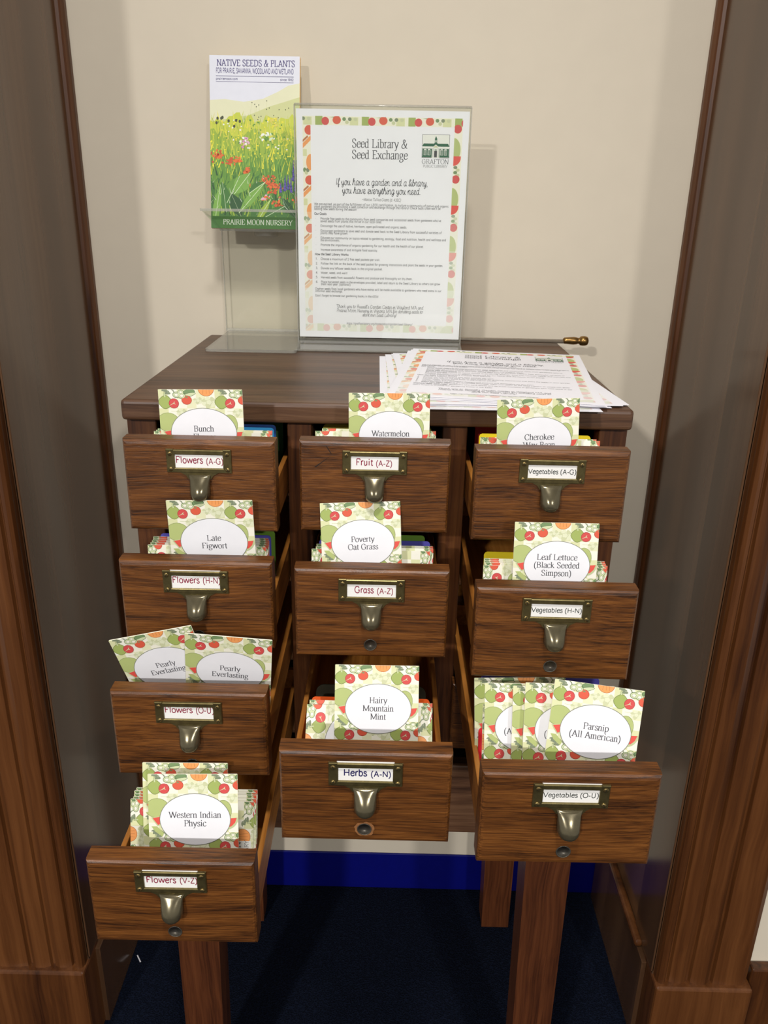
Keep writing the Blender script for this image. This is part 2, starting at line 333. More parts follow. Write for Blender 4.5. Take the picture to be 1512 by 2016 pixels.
def text(art, txt, x, y, size, col, lay, style='serif', align='C', wt=1.0, k=3, rot=0.0, track=0, slant=0.0, fit=None):
    """size: em in art units; y is the baseline; art y grows upward"""
    w0 = text_width(txt, size, style, track)
    kx = fit/w0 if fit else {'serif': 0.90, 'sans': 1.0, 'hand': 1.0}[style]
    w = w0*kx; cx = x-(w/2 if align == 'C' else (w if align == 'R' else 0))
    thick, thin = {'serif': (9.0, 3.6), 'sans': (8.0, 7.2), 'hand': (5.0, 4.4)}[style]
    thick *= wt; thin *= wt; nib = math.radians(12)
    co, si = math.cos(rot), math.sin(rot); S = size/100
    if style == 'hand': slant = slant or 0.14
    def out(px, py, pen):
        X = pen+(px+slant*py)*S*kx-x; Y = py*S
        return (x+X*co-Y*si, y+X*si+Y*co)
    def ribbon(p, pen, caps=False):
        n = len(p); Lp = []; Rp = []
        for i in range(n):
            a = p[max(i-1, 0)]; b = p[min(i+1, n-1)]
            dx, dy = b[0]-a[0], b[1]-a[1]; l = math.hypot(dx, dy) or 1
            th = math.atan2(dy, dx)
            wd_ = math.hypot(thick*math.sin(th-nib), thin*math.cos(th-nib)) if style == 'serif' else thick
            nx, ny = -dy/l*wd_/2, dx/l*wd_/2
            Lp.append((p[i][0]+nx, p[i][1]+ny)); Rp.append((p[i][0]-nx, p[i][1]-ny))
        for i in range(n-1):
            art.poly([out(*q, pen) for q in (Rp[i], Rp[i+1], Lp[i+1], Lp[i])], col, lay)
    for ci, c in enumerate(txt):
        adv, st = glyph(c, style)
        for s_ in st.split(';'):
            if not s_: continue
            fl = s_[0]; p = [tuple(float(q) for q in t.split(',')) for t in s_[1:].split()]
            if fl == 'D':
                r = max(thick*0.58, 3.6); art.poly([out(p[0][0]+r*math.cos(q*math.pi/3), p[0][1]+r*math.sin(q*math.pi/3), cx) for q in range(6)], col, lay); continue
            if fl == 'S': ribbon(spline(p, k), cx); continue
            for i in range(len(p)-1): ribbon([p[i], p[i+1]], cx)
            if style == 'serif':
                ends = {'I': (0, -1), 'J': (0,), 'K': (-1,)}.get(fl, ())
                for e in ends:
                    q = p[e]; h = 8.0; t = 3.2*wt
                    top = q[1] > 40; x0, x1 = q[0]-h-thick*0.35, q[0]+h+thick*0.35
                    if top and c.islower(): x1 = q[0]+thick*0.45
                    y0, y1 = (q[1]-t, q[1]) if top else (q[1], q[1]+t)
                    art.poly([out(x0, y0, cx), out(x1, y0, cx), out(x1, y1, cx), out(x0, y1, cx)], col, lay)
        if style == 'hand' and c not in HAND and c.islower() and ci+1 < len(txt) and txt[ci+1].islower():
            ribbon(spline([(adv-12, 3), (adv-5, 0), (adv+3, 6), (adv+9, 20)], 3), cx)
        cx += (adv+track)*S*kx
    return w

# ---- the vegetable print (units: packet width = 1, x right, y UP from the top edge, so y <= 0)
def blob(n, r, lob, amp, ph=0):
    return [((r*(1+amp*math.cos(lob*2*math.pi*k/n+ph)))*math.cos(2*math.pi*k/n), (r*(1+amp*math.cos(lob*2*math.pi*k/n+ph)))*math.sin(2*math.pi*k/n)) for k in range(n)]
def put(a, pts, cx, cy, sx, sy, col, lay): a.poly([(cx+x*sx, cy+y*sy) for x, y in pts], col, lay)
def veg_tile():
    a = Art()
    def pepper(x, y, s=1.0):
        b = blob(20, 0.078*s, 4, 0.05, 0.4)
        put(a, b, x, y, 1.04, 1.02, 'pepo', 3); put(a, b, x, y, 0.96, 0.94, 'pep', 4)
        a.poly([(x-.012, y+.06), (x+.008, y+.06), (x+.002, y+.115), (x-.016, y+.112)], 'pepo', 3)
        a.poly([(x-.008, y+.06), (x+.005, y+.06), (x-.001, y+.11), (x-.012, y+.108)], 'cukl', 4)
    def beet(x, y):
        a.ell(x, y, .061, .060, 'beeto', 5, 18); a.ell(x, y, .056, .055, 'beet', 6, 18)
        a.poly([(x-.058, y-.028), (x-.006, y+.004), (x-.002, y-.004)], 'cukl', 7)
        a.poly([(x-.01, y), (x+.012, y+.026), (x+.006, y+.002)], 'cukl', 7); a.poly([(x-.01, y), (x+.022, y-.014), (x+.004, y+.006)], 'cukl', 7)
    def tomato(x, y):
        a.ell(x, y, .062, .055, 'tomo', 5, 18); a.ell(x, y, .057, .050, 'tom', 6, 18)
        for q in range(5):
            t = q*1.257+.3; a.poly([(x+.006*math.cos(t+1.5), y+.034+.006*math.sin(t+1.5)), (x+.026*math.cos(t), y+.034+.018*math.sin(t)), (x+.006*math.cos(t-1.5), y+.034+.006*math.sin(t-1.5))], 'cuk', 7)
    def slices(x, y):
        a.ell(x+.12, y+.035, .07, .034, 'cuko', 2, 16, .1); a.ell(x+.12, y+.036, .064, .029, 'cuk', 3, 16, .1)
        a.ell(x+.10, y-.005, .10, .024, 'cuko', 3, 16, .25); a.ell(x+.10, y-.005, .095, .019, 'cukl', 4, 16, .25)
        for dx, dy, r in ((-.035, 0, .045), (.02, .03, .036), (.03, -.012, .045)):
            a.ell(x+dx, y+dy, r, r*.82, 'cuko', 5, 16); a.ell(x+dx, y+dy, r*.86, r*.68, 'cukl', 6, 16)
            a.ell(x+dx, y+dy, r*.55, r*.42, 'cuko', 7, 12); a.ell(x+dx, y+dy, r*.48, r*.35, 'cream', 8, 12)
    def mush(x, y):
        a.ell(x, y, .035, .02, 'mush', 5, 12, 0, 0, 180); a.poly([(x-.014, y), (x+.012, y), (x+.016, y-.03), (x-.018, y-.03)], 'mush', 5)
        a.ell(x+.024, y-.016, .024, .014, 'mush', 6, 12); a.poly([(x+.07, y+.02), (x+.13, y-.022), (x+.125, y-.03), (x+.085, y-.005)], 'mush', 5)
    def ghost(x, y, s=1.0):
        for q in range(7):
            t = q*.9; put(a, blob(12, .03*s, 3, .2, q), x+.055*s*math.cos(t), y+.04*s*math.sin(t), 1, .8, 'pale' if q % 2 else 'palefill', 2+(q % 3))
        put(a, blob(14, .035*s, 5, .15), x, y, 1, .9, 'pale', 5); put(a, blob(14, .028*s, 5, .15), x, y, 1, .9, 'palefill', 6)
    pepper(.08, -.15); beet(.18, -.165); tomato(.335, -.125); slices(.25, -.062); mush(.10, -.028)
    a.ell(.57, .012, .097, .092, 'orao', 3, 22); a.ell(.57, .012, .091, .086, 'ora', 4, 22)
    for q in (-.04, 0, .04): a.poly([(.57+q*.6, .09), (.57+q*.6+.004, .09), (.57+q+.004, -.05), (.57+q, -.05)], 'orao', 5)
    ghost(.60, -.15, 1.1); ghost(.47, -.13, .7)
    ghost(.27, -.275, .8); a.poly([(.14, -.255), (.30, -.262), (.30, -.266), (.14, -.259)], 'pale', 2)
    ghost(.62, -.33, .8); ghost(.55, -.42, .6)
    mush(.06, -.66)
    return a
TILE = veg_tile(); PER = 0.67
def checks(w, h):
    a = Art(); c = PER/6
    a.poly([(0, 0), (w, 0), (w, -h), (0, -h)], 'cream', 0)
    for i in range(int(w/c)+2):
        for j in range(int(h/c)+2):
            q = (i*7+j*13) % 6
            k = 'chk' if (i+j) % 2 == 0 and q < 3 else ('chk2' if (i+j) % 2 == 0 else ('white' if q == 1 else None))
            if k: a.poly([(i*c, -j*c), (i*c+c, -j*c), (i*c+c, -j*c-c), (i*c, -j*c-c)], k, 1)
    return a
def veg_field(w, h, ox=0.0, oy=0.0):
    a = checks(w, h)
    for i in range(-1, int(w/PER)+2):
        for j in range(-1, int(h/PER)+2): a.add(TILE, i*PER+ox, -j*PER+oy)
    return a.clip(0, w, -h, 0)
def packet_art(h, lines):
    a = veg_field(1.0, h)
    # watermelons and halves beside the oval
    b = Art()
    b.ell(.10, -.39, .135, .115, 'melo', 9, 24); b.ell(.10, -.39, .13, .11, 'mel', 10, 24)
    b.ell(.835, -.42, .095, .125, 'melo', 9, 24); b.ell(.835, -.42, .09, .12, 'mel', 10, 24)
    b.poly([(.03, -.50), (.14, -.48), (.16, -.56), (.10, -.60)], 'redo', 11); b.poly([(.045, -.505), (.14, -.487), (.155, -.555), (.105, -.585)], 'red', 12)
    b.ell(.86, -.515, .135, .125, 'redo', 11, 20, 0, -95, 8); b.poly([(.86, -.515), (.995, -.50), (.975, -.565), (.93, -.615), (.86, -.635)], 'redo', 11)
    b.poly([(.86, -.515), (.985, -.503), (.965, -.56), (.925, -.60), (.86, -.62)], 'red', 12)
    b.poly([(.03, -.60), (.09, -.60), (.17, -.68), (.15, -.72), (.07, -.66)], 'mel', 10)
    a.add(b.clip(0, 1, -h, 0))
    c = Art(); c.ell(.52, -.52, .398, .302, 'ovalo', 13, 44); c.ell(.52, -.52, .391, .295, 'oval', 14, 44)
    a.add(c.clip(0, 1, -h, 0))
    n = len(lines); fs = .106; ld = .098
    for i, t in enumerate(lines):
        text(a, t, (.52), (-.55 if n > 1 else -.532)+ld*(n-1)/2-ld*i, fs, 'ink', 15, wt=1.12)
    return a

# ------------------------------------------------------------------ setting
def quadbox(name, x0, x1, y0, y1, z0, z1, mat, kind='structure', bev=0.0):
    mb = MB(); mb.box(x0, x1, y0, y1, z0, z1, mat, bev); o = mb.build(name); tag(o, kind=kind); return o
WX, YN, YB, ZC = 0.434, 0.11, 0.44, 2.6
quadbox('floor', -1.6, 1.6, -5.0, YB+.08, -.05, 0, CARPET)
quadbox('ceiling', -1.6, 1.6, -5.0, YB+.08, ZC, ZC+.05, CEIL)
quadbox('wall_back', -WX-.1, WX+.1, YB, YB+.08, 0, ZC, PLASTER)
for sg, nm in ((-1, 'left'), (1, 'right')):
    X = lambda a, b: (min(sg*a, sg*b), max(sg*a, sg*b))
    x0, x1 = X(WX, WX+.10); quadbox('wall_'+nm, x0, x1, YN+.012, YB, 0, ZC, JAMB)
    x0, x1 = X(WX+.10, 1.6); quadbox('wall_front_'+nm, x0, x1, YN+.02, YN+.12, 0, ZC, PLASTER)
    # bead where the side panelling meets the plaster
    mb = MB(); prof = [(0, 0), (.007, 0), (.0095, -.006), (.009, -.012), (.006, -.018), (.004, -.020), (0, -.022)]
    rings = [[(sg*(WX-a), YB+b, z) for a, b in prof] for z in (0.16, ZC)]
    mb.loft(rings, CASING, smooth=False); o = mb.build('trim_1' if sg < 0 else 'trim_2'); fix_normals(o); tag(o, kind='structure')
    # a shallow lap in the panelling
    x0, x1 = X(WX-.0025, WX+.002); quadbox('trim_3' if sg < 0 else 'trim_4', x0, x1, YN+.012, YN+.10, .17, ZC, JAMB, bev=.001)
    # moulded casing: profile in (outward, toward room)
    prof = [(0, 0), (0, .010), (.002, .015), (.006, .018), (.010, .018), (.013, .014), (.0145, .008), (.017, .008), (.019, .013), (.026, .016), (.036, .0165), (.044, .013), (.046, .009),
            (.049, .009), (.051, .014), (.060, .0175), (.072, .0175), (.078, .013), (.080, .009), (.083, .009), (.085, .015), (.105, .017), (.128, .017), (.136, .012), (.138, 0), (.138, -.02), (0, -.02)]
    mb = MB(); rings = [[(sg*(WX+.002+a), YN+.012-b, z) for a, b in prof] for z in (.165, ZC)]
    mb.loft(rings, CASING, smooth=False); o = mb.build('trim_5' if sg < 0 else 'trim_6'); fix_normals(o); tag(o, kind='structure')
    x0, x1 = X(WX-.001, WX+.145); quadbox('trim_7' if sg < 0 else 'trim_8', x0, x1, YN-.014, YN+.05, 0, .166, CASING, bev=.004)
    # wooden base inside the niche, with its top bead, and beyond the casing
    mb = MB(); x0, x1 = X(WX-.008, WX+.01); mb.box(x0, x1, YN+.036, YB-.012, 0, .160, JAMB, .001)
    x0, x1 = X(WX-.013, WX); mb.box(x0, x1, YN+.062, YB-.05, .162, .174, CASING, .004)
    o = mb.build('baseboard_'+nm); tag(o, kind='structure')
    x0, x1 = X(WX+.146, 1.6); quadbox('baseboard_front_'+nm, x0, x1, YN+.002, YN+.02, 0, .19, CASING, bev=.003)
mb = MB(); mb.box(-WX, WX, YB-.004, YB, 0, .086, VINYL, .0015)
tag(mb.build('baseboard_back'), kind='structure')

# lamps in the ceiling
for i, (x, y, z, p) in enumerate(LAMPS):
    ld = bpy.data.lights.new('ceiling_lamp', 'AREA'); ld.shape = 'DISK'; ld.size = LAMP_R*2; ld.energy = p; ld.color = LAMP_COL
    o = bpy.data.objects.new('ceiling_lamp', ld); COL.objects.link(o); o.location = (x, y, z)

# ------------------------------------------------------------------ the card catalog
CB = empty('card_catalog', (0, .20, 0))
tag(CB, 'dark oak card catalog cabinet of small labelled drawers on square legs', 'cabinet')
OFF = (0, -.20, 0)
W2, TOPZ, BOTZ, DB = .2512, 1.08, .545, .40
COLX = (-.1565, .0006, .1578)
ROWZ = (1.0223, .9225, .8226, .7228)
mb = MB(); mb.box(-W2-.002, W2+.002, -.013, DB+.003, TOPZ-.021, TOPZ, OAK_TOP, .004, 3)
mb.build('cabinet_top', CB, OFF)
mb = MB()
mb.box(-W2, -W2+.012, .004, DB, BOTZ, TOPZ-.021, OAK_VERT); mb.box(W2-.012, W2, .004, DB, BOTZ, TOPZ-.021, OAK_VERT)
mb.box(-W2+.012, W2-.012, DB-.008, DB, BOTZ, TOPZ-.021, OAK_DIM)
mb.box(-W2+.012, W2-.012, .006, DB-.008, BOTZ+.002, BOTZ+.014, OAK_DIM)
for xc in ((COLX[0]+COLX[1])/2, (COLX[1]+COLX[2])/2): mb.box(xc-.0125, xc+.0125, .008, DB-.008, BOTZ+.014, TOPZ-.021, OAK_DIM)
for xc in COLX:                                   # thin runners the trays slide on
    for zr in ROWZ:
        for s in (-1, 1): mb.box(xc+s*.062-.005, xc+s*.062+.005, .012, DB-.01, zr-.0480, zr-.0450, OAK_DIM)
mb.build('carcass', CB, OFF)
edges = [-W2-.001, COLX[0]-.0662, COLX[0]+.0662, COLX[1]-.0662, COLX[1]+.0662, COLX[2]-.0662, COLX[2]+.0662, W2+.001]
mb = MB()
for i in range(0, 8, 2): mb.box(edges[i], edges[i+1], 0, .022, BOTZ, TOPZ-.0205, OAK_VERT, .0008, 1)
mb.build('front_frame', CB, OFF)
mb = MB()
mb.box(-W2+.026, W2-.026, .0005, .020, BOTZ-.004, .640, OAK_TOP, .001, 1)
mb.box(-W2+.026, W2-.026, -.003, .004, .626, .644, OAK_TOP, .002, 2)
mb.build('apron', CB, OFF)
for sx in (-1, 1):
    for fy, y0, y1 in ((0, .001, .052), (1, DB-.052, DB-.001)):
        mb = MB(); top = BOTZ+.01 if fy == 0 else BOTZ
        ox = sx*(W2+.006); ix = sx*(W2-.056); ib = sx*(W2-.047)
        r0 = [(ox-sx*.003, y0+.002, 0), (ib, y0+.002, 0), (ib, y1-.004, 0), (ox-sx*.003, y1-.004, 0)]
        r1 = [(sx*(W2+.001), y0+.002, top-.012), (ix, y0+.002, top-.012), (ix, y1, top-.012), (sx*(W2+.001), y1, top-.012)]
        mb.loft([r0, r1], OAK_LEG, smooth=False)
        fix_normals(mb.build('leg', CB, OFF))

# drawer pieces, built once and shared
FWD, FHT, FTH = .1364, .0870, .019
def make_front():
    bm = bmesh.new(); r = bmesh.ops.create_cube(bm, size=1)
    for v in r['verts']: v.co = Vector((v.co.x*FWD, FTH/2+v.co.y*FTH, v.co.z*FHT))
    fe = [e for e in bm.edges if all(v.co.y < .001 for v in e.verts)]
    bmesh.ops.bevel(bm, geom=fe, offset=.0042, segments=3, profile=0.55, affect='EDGES')
    be = [e for e in bm.edges if all(v.co.y > FTH-.001 for v in e.verts) and abs(e.verts[0].co.z-e.verts[1].co.z) < .001 and e.verts[0].co.z > 0]
    bmesh.ops.bevel(bm, geom=be, offset=.002, segments=2, affect='EDGES')
    mb = MB(); mb.bm(bm, OAK_FACE); o = mb.build('drawer_front')
    c = MB(); c.lathe([(-.01, .0052), (.009, .0052)], 'Y', (-.0005, 0, -.0305), HOLE, 28); k = fix_normals(c.build('drawer_front'))
    md = o.modifiers.new('b', 'BOOLEAN'); md.operation = 'DIFFERENCE'; md.object = k; md.solver = 'EXACT'
    dg = bpy.context.evaluated_depsgraph_get(); me = bpy.data.meshes.new_from_object(o.evaluated_get(dg))
    bpy.data.objects.remove(o); bpy.data.objects.remove(k)
    me.materials.clear(); me.materials.append(OAK_FACE)
    for p in me.polygons: p.material_index = 0
    me.name = 'drawer_front'; return me
FRONT = make_front()
def make_tray():
    mb = MB(); h = .0645; yb = .385; h2 = .0598
    for s in (-1, 1): mb.box(min(s*h, s*h2), max(s*h, s*h2), FTH, yb, -.0430, -.004, OAK_IN, .0006, 1)
    mb.box(-h2, h2, FTH, yb, -.0430, -.0385, OAK_IN); mb.box(-h2, h2, yb-.007, yb, -.0385, -.012, OAK_IN)
    o = mb.build('drawer'); me = o.data; bpy.data.objects.remove(o); return me
TRAY = make_tray()
PW, PH = .0586, .0218
def make_plate():
    mb = MB()
    loops = [(PW/2, PH/2, 0), (PW/2-.0003, PH/2-.0003, .0014), (PW/2-.0010, PH/2-.0009, .0020), (.0222, .0069, .0020), (.0216, .0063, .0017), (.0214, .0061, .0004)]
    rings = [[(-a, -t, -b), (a, -t, -b), (a, -t, b), (-a, -t, b)] for a, b, t in loops]
    mb.loft(rings, BRASS, False, False, smooth=False)
    # flared neck below the frame
    n = [(-.0170, -PH/2+.0005), (.0170, -PH/2+.0005), (.0125, -PH/2-.0020), (.0100, -PH/2-.0055), (-.0100, -PH/2-.0055), (-.0125, -PH/2-.0020)]
    mb.loft([[(x, 0, z) for x, z in n], [(x, -.0018, z) for x, z in n]], BRASS, smooth=False)
    # raised ears at the two upper corners
    for s in (-1, 1): mb.box(s*.0255-.0034, s*.0255+.0034, -.0030, -.001, PH/2-.0010, PH/2+.0008, BRASS, .0003, 1)
    o = fix_normals(mb.build('label_holder')); me = o.data; bpy.data.objects.remove(o); return me
PLATE = make_plate()
def make_pull():
    mb = MB(); NU, NV = 16, 16; L = .0240; rings = []
    prof = [(0, .0104, .0016), (.08, .0098, .0032), (.2, .0092, .0056), (.4, .0090, .0092), (.6, .0091, .0116), (.75, .0089, .0122), (.87, .0078, .0112), (.95, .0056, .0090), (.99, .0030, .0066), (1, .0012, .0052)]
    fr = []; bk = []
    for v, w, d in prof:
        z = -v*L
        fr.append([(-w*math.cos(math.pi*u/NU), -(d*math.sin(math.pi*u/NU)**0.72+.0004), z) for u in range(NU+1)])
        bk.append([(-w*.84*math.cos(math.pi*u/NU), -(max(d-.0028, .0002)*math.sin(math.pi*u/NU)**0.72+.0002), z*.93-.0004) for u in range(NU, -1, -1)])
    rings = [a+b for a, b in zip(fr, bk)]
    mb.loft(rings, BRASS_PULL)
    o = fix_normals(mb.build('finger_pull')); me = o.data; bpy.data.objects.remove(o); return me
PULL = make_pull()
def make_screw(rot):
    mb = MB(); mb.lathe([(0, .0021), (-.0006, .0020), (-.0010, .0013), (-.0011, .0004)], 'Y', (0, 0, 0), SCREW, 14)
    c, s = math.cos(rot), math.sin(rot); w = .0003
    q = [(-.0018, -w), (.0018, -w), (.0018, w), (-.0018, w)]
    mb.face([(x*c-z*s, -.00125, x*s+z*c) for x, z in q], DARKM)
    o = mb.build('screw'); me = o.data; bpy.data.objects.remove(o); return me
SCREWS = [make_screw(r) for r in (.5, 1.2, -.3, 2.0)]
def make_plug():
    mb = MB(); mb.lathe([(.0052, .0050), (.0044, .0050), (.0040, .0030), (.0040, .0004)], 'Y', (-.0005, 0, -.0305), HOLE, 24)
    ring = [(-.0002, .0060), (-.0005, .0056), (-.0003, .0052), (.0045, .0049), (.006, .0050)]
    mb.lathe(ring, 'Y', (-.0005, 0, -.0305), HOLE, 24)
    o = mb.build('rod_hole'); me = o.data; bpy.data.objects.remove(o); return me
PLUG = make_plug()
CK.update(rose=(142, 18, 56), navy=(28, 24, 88), moss=(46, 54, 48))
def label_card(parts, up=0.0):
    """parts: (text, size, x, y, colour)"""
    mb = MB(); h = .0090; hw = .0225
    mb.box(-hw, hw, -.0006, -.0002, -.0075, .0078+up, CARD)
    a = Art()
    for t, s, x, y, c, f, wt in parts: text(a, t, x, y, s, c, 1, 'sans', 'L', wt*1.2, fit=f)
    a.clip(-hw, hw, -h, h); a.to(mb, lambda x, y, t: (x, -.00063-t, y), 4e-5)
    return mb
F1 = .0092; F2 = .0080
def lab2(a, b, x0, w0, x1, w1, y, c, s2=F2, wt=1.0): return [(a, F1, x0, y, c, w0, wt), (b, s2, x1, y-.0005 if s2 == F2 else y, c, w1, wt)]
def lab1(t, y): return [(t, .0064, -.0214, y, 'moss', .0428, 1.0)]
DRAWERS = {
 'FAG': (0, 0, .1013, .0026, lab2('Flowers', '(A-G)', -.0213, .0248, .0062, .0156, -.0018, 'rose'), 0, 'Flowers (A-G)'),
 'FRU': (1, 0, .0954, .0031, lab2('Fruit', '(A-Z)', -.0173, .0158, .0010, .0148, -.0022, 'rose'), 0, 'Fruit (A-Z)'),
 'VAG': (2, 0, .1093, .0080, lab1('Vegetables (A-G)', -.0020), 0, 'Vegetables (A-G)'),
 'FHN': (0, 1, .1422, .0090, lab2('Flowers', '(H-N)', -.0213, .0248, .0062, .0160, -.0010, 'rose', .0088), .0036, 'Flowers (H-N)'),
 'GRA': (1, 1, .1515, .0019, lab2('Grass', '(A-Z)', -.0152, .0171, .0046, .0146, -.0022, 'rose'), 0, 'Grass (A-Z)'),
 'VHN': (2, 1, .1809, -.0080, lab1('Vegetables (H-N)', -.0018), 0, 'Vegetables (H-N)'),
 'FOU': (0, 2, .1969, .0080, lab2('Flowers', '(O-U)', -.0213, .0248, .0062, .0162, .0000, 'rose', .0088), 0, 'Flowers (O-U)'),
 'HER': (1, 2, .2725, -.0009, lab2('Herbs', '(A-N)', -.0177, .0189, .0040, .0161, -.0016, 'navy', F2, 1.15), .0040, 'Herbs (A-N)'),
 'VOU': (2, 2, .2916, .0080, lab1('Vegetables (O-U)', -.0014), .0036, 'Vegetables (O-U)'),
 'FVZ': (0, 3, .2870, .0074, lab2('Flowers', '(V-Z)', -.0203, .0248, .0073, .0145, -.0012, 'rose', .0086), .0036, 'Flowers (V-Z)'),
 'HOZ': (1, 3, .0190, 0, [], 0, None), 'VVZ': (2, 3, .0190, 0, [], 0, None),
}
DM = {}
for key, (c, r, e, yaw, parts, up, nm) in DRAWERS.items():
    M = Matrix.Translation((COLX[c], -e, ROWZ[r])) @ Matrix.Rotation(yaw*(.6 if e < .15 else 1), 4, 'Z')
    DM[key] = M
    d = link('drawer', TRAY, CB); d.matrix_local = Matrix.Translation(OFF) @ M
    if nm: d['label'] = 'drawer with the card %s in its brass holder' % nm
    link('drawer_front', FRONT, d)
    link('label_holder', PLATE, d, (0, 0, .0243))
    cm = label_card(parts, up); cm.build('label_card', d, (0, 0, .0243))
    link('finger_pull', PULL, d, (0, -.0012, .0243-PH/2-.0012))
    for k, (sx, sz) in enumerate(((-1, 1), (1, 1), (-1, -1), (1, -1))):
        link('screw', SCREWS[(k+c+r) % 4], d, (sx*.0255, -.0019, .0243+sz*.0072))
    link('rod_hole', PLUG, d)
    if key == 'FRU':
        g = MB(); GM = flat('gouge_dark', (26, 13, 6), .7)
        g.face([(-.0545, -.0001, .0195), (-.0400, -.0001, .0300), (-.0392, -.0001, .0306), (-.0530, -.0001, .0192)], GM); g.face([(-.0440, -.0001, .0392), (-.0432, -.0001, .0392), (-.0388, -.0001, .0322), (-.0394, -.0001, .0318)], GM)
        g.build('gouge', d)
    if key == 'HER':
        g = MB(); RR = random.Random(5); ro = []; ri = []
        for q in range(22):
            t = q*2*math.pi/22; r = .0070+RR.uniform(-.0006, .0009); ro.append((-.0005+r*1.12*math.cos(t), -.00012, -.0305+r*math.sin(t))); ri.append((-.0005+.0054*math.cos(t), -.00012, -.0305+.0054*math.sin(t)))
        for q in range(22): g.face([ri[q], ro[q], ro[(q+1) % 22], ri[(q+1) % 22]], flat('bare_wood', (150, 100, 58), .6, .2, 500))
        g.build('worn_ring', d)
        pl = MB()
        out = [(-.053, -.0385), (.053, -.0385)]
        for q in range(7): out.append((.045+.008*math.cos(q*math.pi/12), .000+.008*math.sin(q*math.pi/12)))
        for q in range(7): out.append((-.045-.008*math.sin(q*math.pi/12), .000+.008*math.cos(q*math.pi/12)))
        pl.loft([[(x, 0, z) for x, z in out], [(x, .0015, z) for x, z in out]], DARKM, smooth=False)
        fix_normals(pl.build('follower_plate', d, (0, .148, 0), (-.18, 0, 0)))

# ------------------------------------------------------------------ seed packets and dividers
PT = .0014
def packet_mesh(name, w, h, art, side=False):
    """upright: art width = w. side: art turned a quarter, width along z"""
    mb = MB(); ed = cmat('cream')
    hw = w/2
    mb.box(-hw, hw, -PT/2, PT/2, 0, h, ed, .0005, 1)
    if not side: fn = lambda x, y, t: (-hw+x*w, -PT/2-3e-5-t, h+y*w)
    else: fn = lambda x, y, t: (-hw-y*h, -PT/2-3e-5-t, x*h)
    art.to(mb, fn)
    return mb
def lean_mat(key, dx, yrel, zb, lean, roll, yaw=0.0):
    return DM[key] @ Matrix.Translation((dx, yrel, zb)) @ Matrix.Rotation(yaw, 4, 'Z') @ Matrix.Rotation(-lean, 4, 'X') @ Matrix.Rotation(-roll, 4, 'Y')
ZF = -.0384
# key, drawer, words, dx, yrel(top), zrel(top mid), width, roll deg, lean deg, label
UP = [
 ('FAG', ['Bunch', 'Flower'], -.003, 0.033, 0.082, 0.0767, 1.0, 5, 'seed packet reading Bunch Flower standing at the front of the Flowers (A-G) drawer'),
 ('FRU', ['Watermelon'], .0119, 0.037, 0.08, 0.0748, .6, 7, 'seed packet reading Watermelon standing in the Fruit drawer'),
 ('VAG', ['Cherokee', 'Wax Bean'], -.0102, 0.04, 0.0802, 0.0746, 2.4, 6, 'seed packet reading Cherokee Wax Bean in the Vegetables (A-G) drawer'),
 ('FHN', ['Late', 'Figwort'], .0089, 0.032, 0.0903, 0.0779, 1.4, 0, 'seed packet reading Late Figwort standing in the Flowers (H-N) drawer'),
 ('GRA', ['Poverty', 'Oat Grass'], -.0129, 0.055, 0.0866, 0.0737, 2.8, 12, 'seed packet reading Poverty Oat Grass standing in the Grass drawer'),
 ('VHN', ['Leaf Lettuce', '(Black Seeded', 'Simpson)'], .0038, 0.05, 0.0842, 0.0738, .2, 11, 'seed packet reading Leaf Lettuce (Black Seeded Simpson) in the Vegetables (H-N) drawer'),
 ('FOU', ['Pearly', 'Everlasting'], .0321, .030, .0835, .0773, -4.6, -9, 'right one of the two Pearly Everlasting seed packets, leaning slightly right'),
 ('FOU', ['Pearly', 'Everlasting'], -.0393, .0355, .0825, .0778, 14.1, -9, 'left one of the two Pearly Everlasting seed packets, tilted to the left'),
 ('HER', ['Hairy', 'Mountain', 'Mint'], .0065, 0.085, 0.0706, 0.0723, .3, 20, 'seed packet reading Hairy Mountain Mint standing in the Herbs drawer'),
 ('VOU', ['Parsnip', '(All American)'], .0325, 0.068, 0.079, 0.074, -6.7, 20, 'frontmost seed packet in the Vegetables (O-U) drawer, reading Parsnip (All American)'),
 ('VOU', ['Parsnip', '(All American)'], 0.012, 0.082, 0.07, 0.0747, -1.5, 20, 'seed packet half covered directly behind the Parsnip packet, one round bracket showing'),
 ('VOU', ['Pepper', '(Ace)'], 0.002, 0.088, 0.0635, 0.0728, -.6, 20, 'seed packet with only a narrow strip showing, third from the front in Vegetables (O-U)'),
 ('VOU', ['Parsnip', '(All American)'], -0.021, 0.096, 0.061, 0.0725, .3, 20, 'seed packet with (A showing, fourth from the front in the Vegetables (O-U) drawer'),
 ('VOU', [''], -0.0235, 0.118, 0.053, 0.0805, 1.5, 20, 'rearmost upright seed packet in the Vegetables (O-U) drawer, only its top edge showing'),
 ('FVZ', ['Western Indian', 'Physic'], .0085, 0.058, 0.0845, 0.0768, 1.2, 16, 'seed packet reading Western Indian Physic in the Flowers (V-Z) drawer'),
 ('FVZ', ['Western Indian', 'Physic'], -.0040, 0.082, 0.077, 0.0755, .6, 16, 'seed packet peeking out above and left behind the Western Indian Physic packet'),
]
